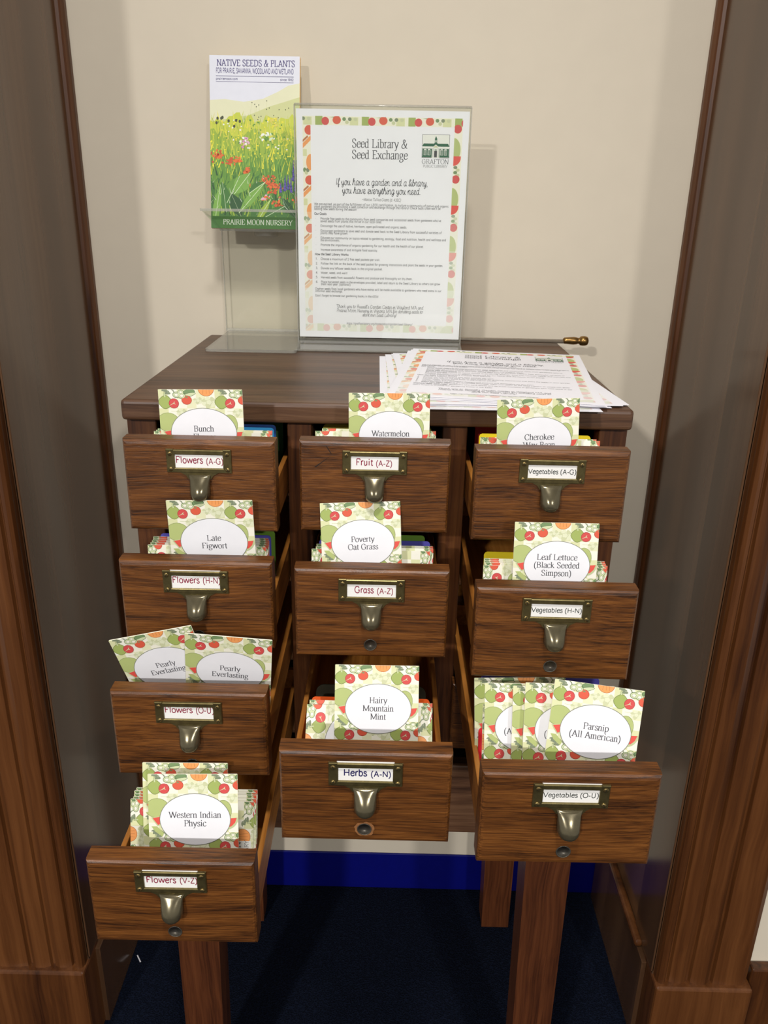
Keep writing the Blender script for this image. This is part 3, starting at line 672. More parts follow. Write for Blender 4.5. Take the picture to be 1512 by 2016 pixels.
for key, words, dx, yr, zt, w, roll, lean, lab in UP:
    lr, rr = math.radians(lean), math.radians(roll)
    drop = abs(math.sin(rr))*w/2
    h = (zt-ZF-.0004-drop*math.cos(lr))/(math.cos(lr)*math.cos(rr))
    # bottom middle from the top middle
    bx = dx+math.sin(rr)*h; zb = zt-h*math.cos(rr)*math.cos(lr); yb = yr-h*math.cos(rr)*math.sin(lr)
    hh = round(h/w, 3)
    o = packet_mesh('seed_packet', w, h, packet_art(hh, words)).build('seed_packet')
    o.matrix_world = lean_mat(key, bx, yb, zb, lr, rr)
    tag(o, lab, 'seed packet', 'seed packets standing upright in the drawers')
# sideways packets: one mesh plain, one with the library strip
SW, SH = .1115, .0765
def side_art(strip):
    a = packet_art(SW/SH, [])
    if strip:
        a.poly([(.02, -SW/SH+.03), (.52, -SW/SH+.03), (.52, -SW/SH+.24), (.02, -SW/SH+.24)], 'label', 16)
        text(a, 'GRAFTON', .27, -SW/SH+.15, .115, 'inkl', 17); text(a, 'PUBLIC LIBRARY', .27, -SW/SH+.06, .072, 'inkl', 17)
    return a
SIDE = [packet_mesh('seed_packet', SW, SH, side_art(k), True).build('seed_packet') for k in (0, 1)]
SIDE_ME = [o.data for o in SIDE]
for o in SIDE: bpy.data.objects.remove(o)
NAMES = {k: v[6] for k, v in DRAWERS.items()}
SIDES = {   # drawer: (yrel, dx, lift, mesh, lean, roll)
 'FAG': [(.062, -.001, 0, 0, 20, 0), (.067, .0005, 0, 0, 20, .5), (.072, 0, 0, 0, 20, 0)],
 'FRU': [(.066, -.003, 0, 0, 18, .4), (.074, .002, 0, 0, 18, -.3)],
 'VAG': [(.062, -.001, 0, 0, 19, -.6), (.067, .0005, 0, 0, 19, -.4), (.072, -.001, 0, 0, 19, 0)],
 'FHN': [(.050, 0, 0, 0, 8, 0), (.055, .001, 0, 0, 8, -.2), (.060, .001, 0, 0, 8, -.3), (.065, .001, 0, 0, 8, 0), (.070, 0, 0, 0, 8, .2)],
 'GRA': [(.060, -.0025, 0, 0, 12, 0), (.066, .001, 0, 0, 12, 0), (.072, .001, 0, 0, 12, 0)],
 'VHN': [(.060, -.0012, 0, 0, 11, 0), (.065, .0005, 0, 0, 11, -.3), (.070, .0005, 0, 0, 11, 0), (.075, .0008, 0, 0, 11, 0)],
 'FOU': [(.050, .001, 0, 0, 3, 0), (.056, .0012, 0, 0, 3, 0), (.062, .001, 0, 0, 3, 0), (.068, .001, 0, 0, 3, 0)],
 'HER': [(.100, -.0005, 0, 1, 42, 0), (.106, .0008, 0, 0, 42, -.3)],
 'VOU': [(.104, -.0008, 0, 0, 20, 0), (.126, .0005, 0, 0, 14, -.8)],
 'FVZ': [(.082, -.0008, 0, 1, 16, -.4), (.086, .0010, 0, 0, 16, 0), (.090, .0012, 0, 0, 16, .4), (.094, -.0004, 0, 0, 16, 0), (.098, .0004, 0, 0, 16, 0)],
}
UPR = {'FAG': 'the Bunch Flower packet', 'FRU': 'the Watermelon packet', 'VAG': 'the Cherokee Wax Bean packet', 'FHN': 'the Late Figwort packet', 'GRA': 'the Poverty Oat Grass packet',
       'VHN': 'the Leaf Lettuce packet', 'FOU': 'the two Pearly Everlasting packets', 'HER': 'the Hairy Mountain Mint packet', 'VOU': 'the Parsnip packets', 'FVZ': 'the Western Indian Physic packets'}
for key, lst in SIDES.items():
    for i, (yr, dx, lift, mi, lean, roll) in enumerate(lst):
        lr, rr = math.radians(lean), math.radians(roll)
        zb = ZF+.0004+abs(math.sin(rr))*SW/2
        o = link('seed_packet', SIDE_ME[mi])
        o.matrix_world = lean_mat(key, dx, yr-SH*math.sin(lr), zb, lr, rr)
        tag(o, ('seed packet on its side showing a white library strip, behind %s' if mi else 'seed packet on its side in the row behind %s') % UPR[key], 'seed packet', 'sideways seed packets behind %s' % UPR[key])
CK.update(d_green=(112, 158, 48), d_dgreen=(58, 112, 56), d_blue=(44, 140, 196), d_dblue=(34, 78, 150), d_olive=(150, 138, 26), d_red=(188, 42, 30), d_yellow=(246, 222, 32), d_violet=(92, 88, 196),
          d_orange=(244, 98, 28), d_red2=(214, 30, 44))
DIV = [  # drawer, colour, x0, x1, yrel, ztop, label
 ('FAG', 'd_blue', -.0545, .0548, .090, .0318, 'light blue divider card behind the packets in the Flowers (A-G) drawer'),
 ('FAG', 'd_dblue', -.0550, .0555, .098, .0328, 'dark blue divider card just behind the light blue one in the Flowers (A-G) drawer'),
 ('FAG', 'd_dgreen', -.0500, .0556, .150, .0265, 'green divider card at the back of the Flowers (A-G) drawer'),
 ('FRU', 'd_olive', -.0555, .0553, .110, .0300, 'olive yellow divider card behind the packets in the Fruit drawer'),
 ('FRU', 'd_dgreen', -.0555, .0552, .150, .0260, 'green divider card at the back of the Fruit drawer'),
 ('VAG', 'd_yellow', -.0556, .0545, .093, .0320, 'yellow divider card behind the Cherokee Wax Bean packet'),
 ('VAG', 'd_red', -.0535, .0555, .150, .0275, 'dark red divider card at the back of the Vegetables (A-G) drawer'),
 ('FHN', 'd_violet', -.0556, .0545, .092, .0318, 'violet divider card behind the Late Figwort packet'),
 ('FHN', 'd_green', -.0500, .0556, .112, .0285, 'green divider card at the back of the Flowers (H-N) drawer'),
 ('GRA', 'd_violet', -.0550, .0556, .103, .0285, 'violet divider card behind the packets in the Grass drawer'),
 ('GRA', 'd_green', -.0556, .0510, .120, .0275, 'green divider card at the back of the Grass drawer'),
 ('VHN', 'd_yellow', -.0520, .0556, .102, .0320, 'yellow divider card behind the Leaf Lettuce packet'),
 ('HER', 'd_orange', -.0548, .0556, .126, .0105, 'bright orange divider card behind the Hairy Mountain Mint packet'),
 ('VOU', 'd_red2', -.0596, -.0300, .0990, .0160, 'red divider card at the left edge of the Vegetables (O-U) packets'),
 ('VOU', 'd_violet', -.0550, .0540, .140, .0400, 'violet divider card peeking out behind the packets in the Vegetables (O-U) drawer'),
]
for key, ck, x0, x1, yr, zt, lab in DIV:
    mb = MB(); h = zt-ZF
    xc = (x0+x1)/2; hw = (x1-x0)/2
    pts = [(-hw, 0), (hw, 0), (hw, h-.003), (hw-.001, h-.001), (hw-.003, h), (-hw+.003, h), (-hw+.001, h-.001), (-hw, h-.003)]
    mb.loft([[(x, -.0003, z) for x, z in pts], [(x, .0003, z) for x, z in pts]], flat('card_'+ck, CK[ck], 0.55, .02, 60), smooth=False)
    o = fix_normals(mb.build('divider_card')); lr = math.radians(20 if ck == 'd_red2' else (4 if key != 'HER' else 12))
    o.matrix_world = lean_mat(key, xc, yr-h*math.sin(lr), ZF+.0003, lr, 0)
    tag(o, lab, 'divider card', 'coloured divider cards in the drawers')

# ------------------------------------------------------------------ information sheets
SHW, SHH = .2159, .2794
BODY = [
 (1, 'We are excited, as part of the fulfillment of our LEED certification, to nurture a community of native and organic', 0, 0), (1, 'plant gardeners by providing a seed collection and exchange through the library! Check back often-we\'ll be', 0, 0), (1, 'adding new seeds during the season!', 0, 0),
 (0, '', 0, 0), (1, 'Our Goals', 0, 1), (0, '', 0, 0),
 (1, 'Provide free seeds to the community from seed companies and occasional seeds from gardeners who\'ve', 1, 0), (1, 'saved seeds from plants that thrive in our local area.', 2, 0), (0, '', 0, 0),
 (1, 'Encourage the use of native, heirloom, open-pollinated and organic seeds.', 1, 0), (0, '', 0, 0),
 (1, 'Encourage gardeners to save seed and donate seed back to the Seed Library from successful varieties of', 1, 0), (1, 'plants they have grown.', 2, 0), (0, '', 0, 0),
 (1, 'Educate our community on topics related to gardening, ecology, food and nutrition, health and wellness and', 1, 0), (1, 'the environment.', 2, 0), (0, '', 0, 0),
 (1, 'Promote the importance of organic gardening for our health and the health of our planet.', 1, 0), (0, '', 0, 0), (1, 'Increase awareness of and mitigate food scarcity.', 1, 0), (0, '', 0, 0),
 (1, 'How the Seed Library Works', 0, 1), (0, '', 0, 0),
 (1, 'Choose a maximum of 2 free seed packets per visit.', '1.', 0), (0, '', 0, 0), (1, 'Follow the link on the back of the seed packet for growing instructions and plant the seeds in your garden.', '2.', 0), (0, '', 0, 0),
 (1, 'Donate any leftover seeds back in the original packet.', '3.', 0), (0, '', 0, 0), (1, 'Water, weed, and wait!', '4.', 0), (0, '', 0, 0), (1, 'Harvest seeds from successful flowers and produce and thoroughly air dry them.', '5.', 0), (0, '', 0, 0),
 (1, 'Place harvested seeds in the envelopes provided, label and return to the Seed Library so others can grow', '6.', 0), (1, 'them next year. (optional)', 2, 0), (0, '', 0, 0),
 (1, 'Orphan seeds from local gardeners who have extras will be made available to gardeners who need extra in our', 0, 0), (1, 'informal seed exchange.', 0, 0), (0, '', 0, 0), (1, 'Don\'t forget to browse our gardening books in the 635s!', 0, 0),
]
def border(w, h):
    """vegetable border strip of a sheet, paler toward the foot; origin top left, y up"""
    out = Art(); b0, b1 = .0080, .0180; bw = b1-b0
    base = Art(); base.poly([(0, 0), (w, 0), (w, -h), (0, -h)], 'cream', 0)
    R = random.Random(3); P_ = .0580
    def top_unit(x, y):
        base.poly([(x, y-.010), (x+.009, y-.010), (x+.009, y), (x, y)], 'pep', 2)
        base.ell(x+.0125, y-.0055, .0047, .0047, 'beet', 4); base.ell(x+.0268, y-.0042, .0052, .0047, 'tom', 4)
        base.poly([(x+.018, y-.001), (x+.030, y), (x+.030, y-.0018)], 'cuk', 3)
        for q in range(5): base.ell(x+.036+.0035*q, y-.003-.0035*(q % 2), .0024, .0022, ('cuk', 'pale', 'mush', 'chk', 'pale')[q], 3+q % 2, 8)
        base.poly([(x+.043, y-.010), (x+.0535, y-.010), (x+.0535, y-.001), (x+.043, y-.001)], 'chk', 1)
    for k in range(5): top_unit(k*P_-.034, -b0); top_unit(k*P_-.034, -h+b1)
    for k in range(6):
        y = -.020-k*P_; x = w-b1
        base.ell(x+.004, y-.000, .0050, .0050, 'beet', 4)
        base.ell(x, y-.0240, .0085, .0140, 'mel', 3, 18); base.ell(x, y-.0330, .0092, .0092, 'red', 4, 14, 0, 180, 360); base.poly([(x-.004, y-.0335), (x+.0092, y-.0335), (x+.0092, y-.031), (x-.004, y-.031)], 'red', 4)
        for q in range(4): base.ell(x+.003+.003*(q % 2), y-.044-.003*q, .0026, .0020, ('mush', 'pale', 'cuk', 'pale')[q], 3, 8)
        y = -.024-k*P_; x = b0
        base.ell(x+.008, y, .0056, .0056, 'tom', 4); base.poly([(x-.001, y-.016), (x+.010, y-.006), (x+.0105, y-.011), (x, y-.021)], 'ora', 4); base.poly([(x-.001, y-.012), (x+.006, y-.006), (x+.007, y-.008), (x, y-.014)], 'orao', 5)
        base.poly([(x, y-.030), (x+.005, y-.030), (x+.005, y-.022), (x, y-.022)], 'chk', 2); base.ell(x+.0095, y-.037, .0055, .0095, 'ora', 4)
        for q in range(3): base.ell(x+.002+.002*q, y-.046-.003*(q % 2), .0022, .0028, ('cuk', 'pale', 'mush')[q], 3, 8)
    def ringpiece(x0, x1, y0, y1):
        a = Art(); a.p = list(base.p); return a.clip(x0, x1, y0, y1)
    def fade(k, f):
        nk = '%s_%d' % (k, int(f*100))
        if nk not in CK: CK[nk] = tuple(v*f+240*(1-f) for v in CK[k])
        return nk
    for (x0, x1, y0, y1) in ((b0, w-b0, -b1, -b0), (b0, b1, -h+b1, -b1), (w-b1, w-b0, -h+b1, -b1), (b0, w-b0, -h+b0, -h+b1)):
        for f, t0, t1 in ((1.0, -.12, 0), (.7, -.165, -.12), (.45, -.215, -.165), (.22, -h, -.215)):
            yy0, yy1 = max(y0, t0), min(y1, t1)
            if yy1 <= yy0: continue
            pc = ringpiece(x0, x1, yy0, yy1)
            out.p += [(p, c if f == 1 else fade(c, f), l) for p, c, l in pc.p]
    return out
def logo(a, x, y, s, lay):
    """building emblem, box s wide with its top left at x,y"""
    R = lambda x0, y0, x1, y1, c, l: a.poly([(x+x0*s, y-y0*s), (x+x1*s, y-y0*s), (x+x1*s, y-y1*s), (x+x0*s, y-y1*s)], c, lay+l)
    P = lambda pts, c, l: a.poly([(x+p*s, y-q*s) for p, q in pts], c, lay+l)
    R(0, 0, 1, .78, 'ink', 0); R(.012, .012, .988, .768, 'label', 1)
    P([(.06, .30), (.94, .30), (1, .40), (0, .40)], 'green', 2); R(0, .40, 1, .44, 'label', 3)
    R(.02, .47, .98, .72, 'green', 2); R(0, .72, 1, .76, 'green', 2)
    for cx_ in (.12, .26, .72, .86):
        R(cx_-.05, .50, cx_+.05, .69, 'label', 3); a.ell(x+cx_*s, y-.51*s, .05*s, .03*s, 'label', lay+3, 12); R(cx_-.035, .52, cx_+.035, .68, 'green', 4); R(cx_-.006, .50, cx_+.006, .69, 'label', 5)
    R(.36, .44, .64, .78, 'label', 4); P([(.36, .44), (.50, .33), (.64, .44)], 'label', 4); P([(.40, .43), (.50, .36), (.60, .43)], 'pale', 5)
    for cx_ in (.40, .60): R(cx_-.02, .46, cx_+.02, .76, 'inkl', 5); R(cx_-.012, .46, cx_+.012, .76, 'label', 6)
    R(.45, .54, .55, .76, 'ink', 5); R(.46, .50, .54, .53, 'green', 5)
    R(.46, .16, .54, .30, 'green', 3); P([(.45, .16), (.50, .05), (.55, .16)], 'green', 3); R(.48, .19, .52, .26, 'label', 4); R(.44, .28, .56, .32, 'green', 4)
    text(a, 'GRAFTON', x+s*.5, y-s*.98, s*.235, 'ink', lay+2, 'serif', wt=.8); text(a, 'PUBLIC LIBRARY', x+s*.5, y-s*1.10, s*.124, 'ink', lay+2, 'serif', wt=.8)
def sheet_art(full=True):
    a = border(SHW, SHH); T = lambda *q, **k: text(a, *q, **k)
    c = SHW/2
    T('Seed Library &', c-.003, -.043, .0148, 'ink', 10, fit=.0707); T('Seed Exchange', c-.003, -.0558, .0148, 'ink', 10, fit=.0707)
    logo(a, SHW-.058, -.0265, .0345, 10)
    T('If you have a garden and a library,', c, -.0870, .0118, 'ink', 10, 'hand', wt=1.35, k=2, fit=.1185); T('you have everything you need.', c, -.0970, .0118, 'ink', 10, 'hand', wt=1.35, k=2, fit=.1010)
    T('~Marcus Tullius Cicero (d. 43BC)', c, -.1055, .0052, 'inkl', 10, 'sans', k=1, slant=.2, fit=.050)
    y = -.1115; n1 = sum(1 for b in BODY if b[0]); n0 = len(BODY)-n1; gap = (.1175-n1*.0030)/n0
    kx = .173/text_width(BODY[0][1], 1.0, 'sans')
    for on, t, ind, bold in BODY:
        if not on: y -= gap; continue
        x = .0215 if ind == 0 else .0292
        if ind == 1: T('*', .0225, y, .005, 'ink', 10, 'sans', 'L', k=1)
        elif isinstance(ind, str): T(ind, .0225, y, .0044, 'ink', 10, 'sans', 'L', k=1)
        T(t, x, y, .0042, 'ink', 10, 'sans', 'L', 1.5 if bold else 1.05, k=1, fit=kx*text_width(t, 1.0, 'sans'))
        y -= .0030
    T('Thank you to Russell\'s Garden Center in Wayland MA and', c, -.2405, .0068, 'ink', 10, 'hand', k=1, fit=.117, wt=1.2); T('Prairie Moon Nursery in Winona MN for donating seeds to', c, -.2458, .0068, 'ink', 10, 'hand', k=1, fit=.116, wt=1.2); T('start our Seed Library!', c, -.2510, .0068, 'ink', 10, 'hand', k=1, fit=.0465, wt=1.2)
    T('https://graftonlibrary.org/home/about/garden/seed-library/', c, -.2620, .0044, 'inkl', 10, 'sans', k=1, slant=.15, fit=.089)
    return a
SART = sheet_art()
# poster upright in its acrylic stand
mb = MB(); mb.box(0, SHW, 0, .0002, -SHH, 0, PAPER); SART.to(mb, lambda x, y, t: (x, -3e-5-t, y), 1.2e-5)
PX, PY, PZ = -.0043, .3222, 1.0925
po = mb.build('information_sheet', None, (PX-SHW/2, PY, PZ+SHH), (0, 0, 0))
tag(po, 'white Seed Library poster sheet upright in the clear acrylic stand', 'paper sheet')
ST = empty('sign_stand', (PX, PY, TOPZ)); tag(ST, 'clear acrylic sign stand holding the upright poster on the cabinet top', 'sign stand')
sw = .1098; zt_, zb_ = PZ+SHH+.004-TOPZ, .0025
mb = MB(); mb.box(-sw, sw, -.0032, -.0010, .006, zt_, ACR); mb.build('front_pane', ST)
mb = MB(); mb.box(-sw, sw, .0012, .0034, .006, zt_, ACR); mb.build('back_pane', ST)
mb = MB()
prof = [(-.0034, zt_-.0005), (-.0028, zt_+.0014), (.0000, zt_+.0022), (.0030, zt_+.0014), (.0036, zt_-.0005)]
mb.loft([[(s*sw, a, b) for a, b in prof] for s in (-1, 1)], ACR_EDGE); fix_normals(mb.build('top_fold', ST))
mb = MB(); s_ = .0013
for s in (-1, 1):
    mb = MB(); mb.box(s*sw-s_/2, s*sw+s_/2, -.0033, .0035, .006, zt_, ACR_EDGE); mb.build('side_edge', ST)
mb = MB()
prof = [(-.0032, .0105), (-.0032, .0085), (-.012, .0060), (-.046, .0030), (-.048, .0016), (-.046, .0003), (.030, .0003), (.032, .0016), (.030, .0030), (.010, .0060), (.0034, .0085), (.0034, .0105)]
mb.loft([[(s*(sw+.0005), a, b) for a, b in prof] for s in (-1, 1)], ACR_BASE, smooth=False); fix_normals(mb.build('foot', ST))
# loose sheets, the top one a little askew
def sheet_obj(cx, cy_, z, ang, lab, full=True):
    o = link('information_sheet', SHEET_ME, None, (cx, cy_, z), (0, 0, math.radians(ang)))
    tag(o, lab, 'paper sheet', 'loose information sheets on the cabinet top'); return o
mb = MB(); mb.box(-SHW/2, SHW/2, -SHH/2, SHH/2, 0, .00025, PAPER)
SART.to(mb, lambda x, y, t: (x-SHW/2, y+SHH/2, .00028+t), 1.0e-5)
o = mb.build('information_sheet'); SHEET_ME = o.data; bpy.data.objects.remove(o)
zs = TOPZ+.0003
for cx_, cy_, ang, lab in [
 (.1085, .1140, 1.2, 'lowest loose sheet, its straight left edge sticking out to the left of the stack'),
 (.1180, .1260, 2.2, 'loose sheet in the stack on the cabinet top showing only thin edges'),
 (.1320, .1320, 4.8, 'loose sheet skewed so its lower right corner reaches the cabinet corner'),
 (.1290, .1290, 2.6, 'loose sheet in the stack on the cabinet top showing only thin edges'),
 (.1300, .1330, -5.0, 'loose sheet in the stack on the cabinet top showing only thin edges'),
 (.1312, .1350, -6.2, 'loose sheet in the stack on the cabinet top showing only thin edges'),
 (.1325, .1388, -6.8, 'topmost loose information sheet of the stack in front of the sign stand')]:
    sheet_obj(cx_, cy_, zs, ang, lab); zs += .0007

# ------------------------------------------------------------------ brochure in its acrylic holder
BH = empty('brochure_holder', (-.170, .36, TOPZ)); tag(BH, 'clear acrylic brochure holder standing at the back left of the cabinet top', 'brochure holder')
mb = MB(); pts = []
for (cx_, cy_, a0) in ((.0525, .060, 0), (-.0525, .060, 90), (-.0525, -.094, 180), (.0525, -.094, 270)):
    for q in range(5): t = math.radians(a0+q*22.5); pts.append((cx_+.006*math.cos(t), cy_+.006*math.sin(t)))
mb.loft([[(x*1.02, y, .0003) for x, y in pts], [(x*1.02, y, .0032) for x, y in pts], [(x, y-.0, .0040) for x, y in pts]], ACR_BASE, smooth=False); fix_normals(mb.build('base_plate', BH))
mb = MB(); mb.box(-.062, .050, .0605, .0635, .0040, .310, ACR); mb.build('back_panel', BH)
mb = MB()
for xe in (-.062, .050):
    mb = MB(); mb.box(xe-.0006, xe+.0006, .0603, .0637, .0040, .310, ACR_EDGE); mb.build('side_edge', BH)
mb = MB(); mb.box(-.062, .062, .056, .0605, .0040, .0075, ACR_EDGE); mb.build('bend', BH)
mb = MB(); zf = .148   # pocket: floor and flaring front lip
mb.box(-.052, .056, .002, .0603, zf-.0030, zf, ACR_BASE)
lip = [(-.052, .004, zf-.002), (.056, .004, zf-.002), (.0640, -.020, zf+.0245), (-.0720, -.020, zf+.0245)]
mb.loft([lip, [(x, y-.0025, z) for x, y, z in lip]], ACR, smooth=False)
mb.loft([[(-.0720, -.0205, zf+.0222), (-.0720, -.0232, zf+.0222), (-.0720, -.0235, zf+.0256), (-.0720, -.0195, zf+.0256)], [(.0640, -.0205, zf+.0222), (.0640, -.0232, zf+.0222), (.0640, -.0235, zf+.0256), (.0640, -.0195, zf+.0256)]], ACR_EDGE, smooth=False)
for s, xb, xt in ((-1, -.052, -.0720), (1, .056, .0640)):
    mb.face([(xb, .060, zf), (xb, .004, zf), (xt, -.020, zf+.0245), (xb, .060, zf+.0245)], ACR)
fix_normals(mb.build('pocket', BH))
mb = MB(); mb.lathe([(zf-.0095, .016), (zf-.0060, .0165), (zf-.0030, .0165)], 'Z', (.006, .030, 0), ACR_BASE, 28); mb.build('pocket_boss', BH)
# the catalogue cover
CW, CH = .1190, .2180
CK.update(sky=(226, 228, 238), hill=(226, 226, 190), hill2=(206, 210, 150), g1=(196, 206, 66), g2=(150, 178, 58), g3=(98, 146, 52), g4=(62, 116, 46), g5=(36, 82, 38), y1=(236, 226, 60), y2=(216, 206, 92), bl=(120, 168, 70), o1=(226, 112, 46), o2=(200, 82, 40), pk=(226, 176, 200), pk2=(206, 140, 180), vi=(92, 76, 170), vi2=(66, 56, 140), sd=(64, 70, 46), ttl=(70, 60, 120), lt=(214, 232, 190), wht=(238, 242, 230))
def cover():
    a = Art(); R = random.Random(11)
    def rect(x0, x1, y0, y1, c, l): a.poly([(x0, y0), (x1, y0), (x1, y1), (x0, y1)], c, l)
    H = -CH
    rect(0, CW, H, 0, 'sky', 0)
    a.poly([(0, -.0555), (.02, -.054), (.045, -.057), (.07, -.053), (.090, -.044), (.104, -.036), (.119, -.033), (CW, -.10), (0, -.10)], 'hill', 1)
    a.poly([(.05, -.074), (.08, -.062), (.10, -.056), (CW, -.050), (CW, -.10), (0, -.10), (0, -.082)], 'hill2', 2)
    for i, (y, c) in enumerate(((-.078, 'g1'), (-.098, 'g2'), (-.125, 'g3'), (-.155, 'g4'))):
        pts = [(0, H), (CW, H)]
        for k in range(24, -1, -1): pts.append((CW*k/24, y+R.uniform(-.006, .008)))
        a.poly(pts, c, 3+i)
    for k in range(900):           # blades and stalks, rear ones first
        t = k/900; y = -.080-.125*t+R.uniform(-.006, .006); x = R.uniform(0, CW); h = R.uniform(.006, .02)*(0.6+t); w = R.uniform(.0003, .0010)*(.7+t)
        c = R.choice(['y1', 'y2', 'g1', 'g1', 'g2'] if t < .28 else (['g1', 'g2', 'y1', 'g3', 'bl'] if t < .55 else ['g2', 'g3', 'g4', 'bl', 'g5', 'g3']))
        d = R.uniform(-.4, .4)*h
        a.poly([(x-w, y), (x+w, y), (x+d, y+h)], c, 8+int(t*20))
    for k in range(160):
        x, y = R.uniform(0, CW), R.uniform(-.128, -.078); a.ell(x, y, R.uniform(.0006, .0018), R.uniform(.0005, .0014), R.choice(['y1', 'y1', 'g1', 'wht', 'g3']), 16, 6)
    for k in range(26):            # dark seed heads on thin stems
        x = R.uniform(.05, .105) if k > 7 else R.uniform(.008, .040); y = R.uniform(-.080, -.055) if k > 7 else R.uniform(-.088, -.076); r = .0006 if k > 7 else .0016
        q = x+R.uniform(-.004, .004); a.poly([(x-.00012, y), (x+.00012, y), (q+.00018, y-.022), (q-.00018, y-.022)], 'hill2' if k > 7 else 'g4', 7); a.ell(x, y, r, r*1.25, 'sd', 30, 8)
    for (x0, y0, n, s, cs) in ((.046, -.108, 26, .008, ('pk', 'pk2', 'wht')), (.010, -.125, 26, .008, ('o1', 'o2')), (.027, -.133, 24, .007, ('o1', 'o2')), (.036, -.131, 22, .005, ('o1', 'o1')), (.048, -.144, 16, .005, ('o1', 'o2')), (.075, -.155, 34, .010, ('o2', 'o1')), (.085, -.165, 34, .009, ('o2', 'o1')),
                          (.073, -.178, 14, .005, ('o1', 'pk')), (.090, -.185, 24, .008, ('o1', 'o2')), (.117, -.178, 14, .005, ('o1', 'o2')), (.078, -.100, 20, .008, ('wht', 'lt', 'g3')), (.083, -.080, 20, .006, ('y1', 'y2'))):
        for k in range(n):
            x, y = x0+R.gauss(0, s*.55), y0+R.gauss(0, s*.40); a.ell(x, y, R.uniform(.0009, .0026), R.uniform(.0007, .0018), R.choice(cs), 31+k % 3, 7, R.uniform(0, 3))
    for x, y0, h in ((.111, -.155, .030), (.100, -.168, .022), (.104, -.166, .020), (.108, -.170, .022), (.114, -.168, .018), (.094, -.170, .013)):
        a.poly([(x-.0005, y0-.02), (x+.0005, y0-.02), (x, y0)], 'g5', 33)
        for k in range(16): t = k/16; a.ell(x+R.uniform(-.001, .001)*(1-t), y0+h*t*.9, .0016*(1-t)+.0003, .0012, 'vi' if k % 3 else 'vi2', 34, 6)
    for (x, y, L, wd_, ang, c) in ((.030, -.168, .034, .012, 1.1, 'g3'), (.042, -.160, .030, .012, .9, 'bl'), (.018, -.178, .034, .010, 1.7, 'g4'), (.055, -.178, .046, .007, .85, 'bl'), (.008, -.190, .05, .006, 1.4, 'bl'), (.062, -.165, .022, .008, .6, 'g4'), (.034, -.188, .03, .010, 2.0, 'g5'), (.085, -.196, .030, .006, .5, 'g4'), (.105, -.190, .028, .006, 2.2, 'g5'), (.070, -.196, .034, .005, 1.0, 'g2')):
        wd_ *= 1.7; L *= 1.15; pts = []
        for k in range(9): t = k/8; pts.append((t*L-L/2, wd_*math.sin(math.pi*t)*.5))
        for k in range(7, 0, -1): t = k/8; pts.append((t*L-L/2, -wd_*math.sin(math.pi*t)*.5))
        co, si = math.cos(ang), math.sin(ang)
        a.poly([(x+p*co-q*si, y+p*si+q*co) for p, q in pts], c, 36); a.poly([(x-L/2*co, y-L/2*si), (x+L/2*co, y+L/2*si), (x+L/2*co+.0004, y+L/2*si-.0004), (x-L/2*co+.0005, y-L/2*si-.0005)], 'lt', 37)
    for k in range(60):
        x, y = R.uniform(0, CW), R.uniform(H+.015, -.15); a.poly([(x, y), (x+R.uniform(-.006, .006), y+R.uniform(.002, .010)), (x+.0006, y)], R.choice(['lt', 'wht', 'g5', 'bl']), 38)
    rect(0, CW, H, H+.0155, 'g4', 39)
    text(a, 'PRAIRIE MOON NURSERY', CW*.53, H+.0050, .0100, 'wht', 40, 'serif', fit=.094)
    text(a, 'NATIVE SEEDS & PLANTS', CW*.515, -.0130, .0116, 'ttl', 40, 'serif', wt=1.15, fit=.1030)
    a2 = Art(); text(a2, 'FOR PRAIRIE, SAVANNA, WOODLAND AND WETLAND', 0, 0, .0092, 'ttl', 40, 'sans', 'L', wt=1.0, k=2)
    w = text_width('FOR PRAIRIE, SAVANNA, WOODLAND AND WETLAND', .0092, 'sans'); k_ = .1025/w
    a.p += [([(.0085+x*k_, -.0218+y) for x, y in p], c, l) for p, c, l in a2.p]
    rect(.0085, .111, -.0256, -.0252, 'ttl', 40); rect(.0085, .111, -.0326, -.0323, 'ttl', 40)
    text(a, 'prairiemoon.com', .0085, -.0302, .0042, 'ttl', 40, 'sans', 'L', k=1); text(a, 'since 1982', .111, -.0302, .0042, 'ttl', 40, 'sans', 'R', k=1)
    return a.clip(0, CW, H, 0)
mb = MB(); tk = .006
mb.box(-CW/2, CW/2, 0, tk, 0, CH, flat('page_edges', (232, 224, 196), .6, .05, 400), .0004, 1)
mb.box(CW/2-.0003, CW/2+.0006, .0006, tk-.0006, .001, CH-.001, flat('spine_orange', (224, 172, 84), .5, .05, 100))
cover().to(mb, lambda x, y, t: (-CW/2+x, -4e-5-t, CH+y), 1.0e-5)
bo = mb.build('seed_catalogue', None, (-.1755, .368, TOPZ+zf+.0004), (-math.radians(12.0), 0, math.radians(0.0)))
tag(bo, 'seed catalogue booklet with a wildflower meadow cover in the acrylic holder', 'booklet')

# ------------------------------------------------------------------ catalog rod with a brass knob
RD = empty('catalog_rod', (.10, .3722, TOPZ)); tag(RD, 'long thin steel rod with a brass knob lying across the back of the cabinet top', 'rod')
zr = .0056
mb = MB(); mb.lathe([(-.21, .0022), (-.209, .0029), (.160, .0029)], 'X', (0, 0, zr), STEEL, 14); mb.build('shaft', RD, rot=(0, 0, -.02))
mb = MB(); mb.lathe([(.155, .0026), (.157, .0044), (.160, .0046), (.164, .0050), (.170, .0054), (.174, .0050), (.176, .0042), (.178, .0042), (.1795, .0062), (.183, .0068), (.1865, .0066), (.189, .0058), (.190, .0046), (.191, .002)], 'X', (0, 0, zr+.0013), BRASS_BRIGHT, 28)
mb.build('knob', RD, rot=(0, 0, -.02))
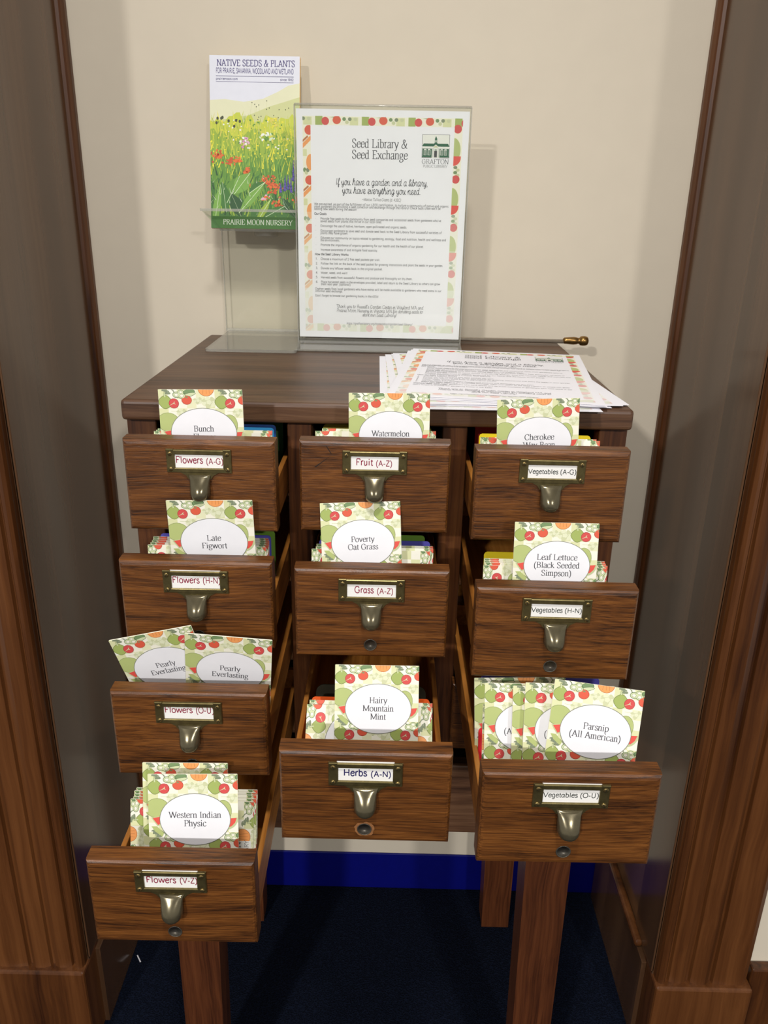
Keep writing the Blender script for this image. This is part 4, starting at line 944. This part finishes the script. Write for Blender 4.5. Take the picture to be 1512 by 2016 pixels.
# ------------------------------------------------------------------ lint on the carpet
mb = MB(); mb.box(-.0085, .0085, -.0011, .0011, 0, .0012, PAPER, .0004, 1)
tag(mb.build('paper_scrap', None, (-.413, .262, .0008), (0, 0, -.95)), 'thin white scrap lying on the blue carpet left of the cabinet leg', 'scrap')
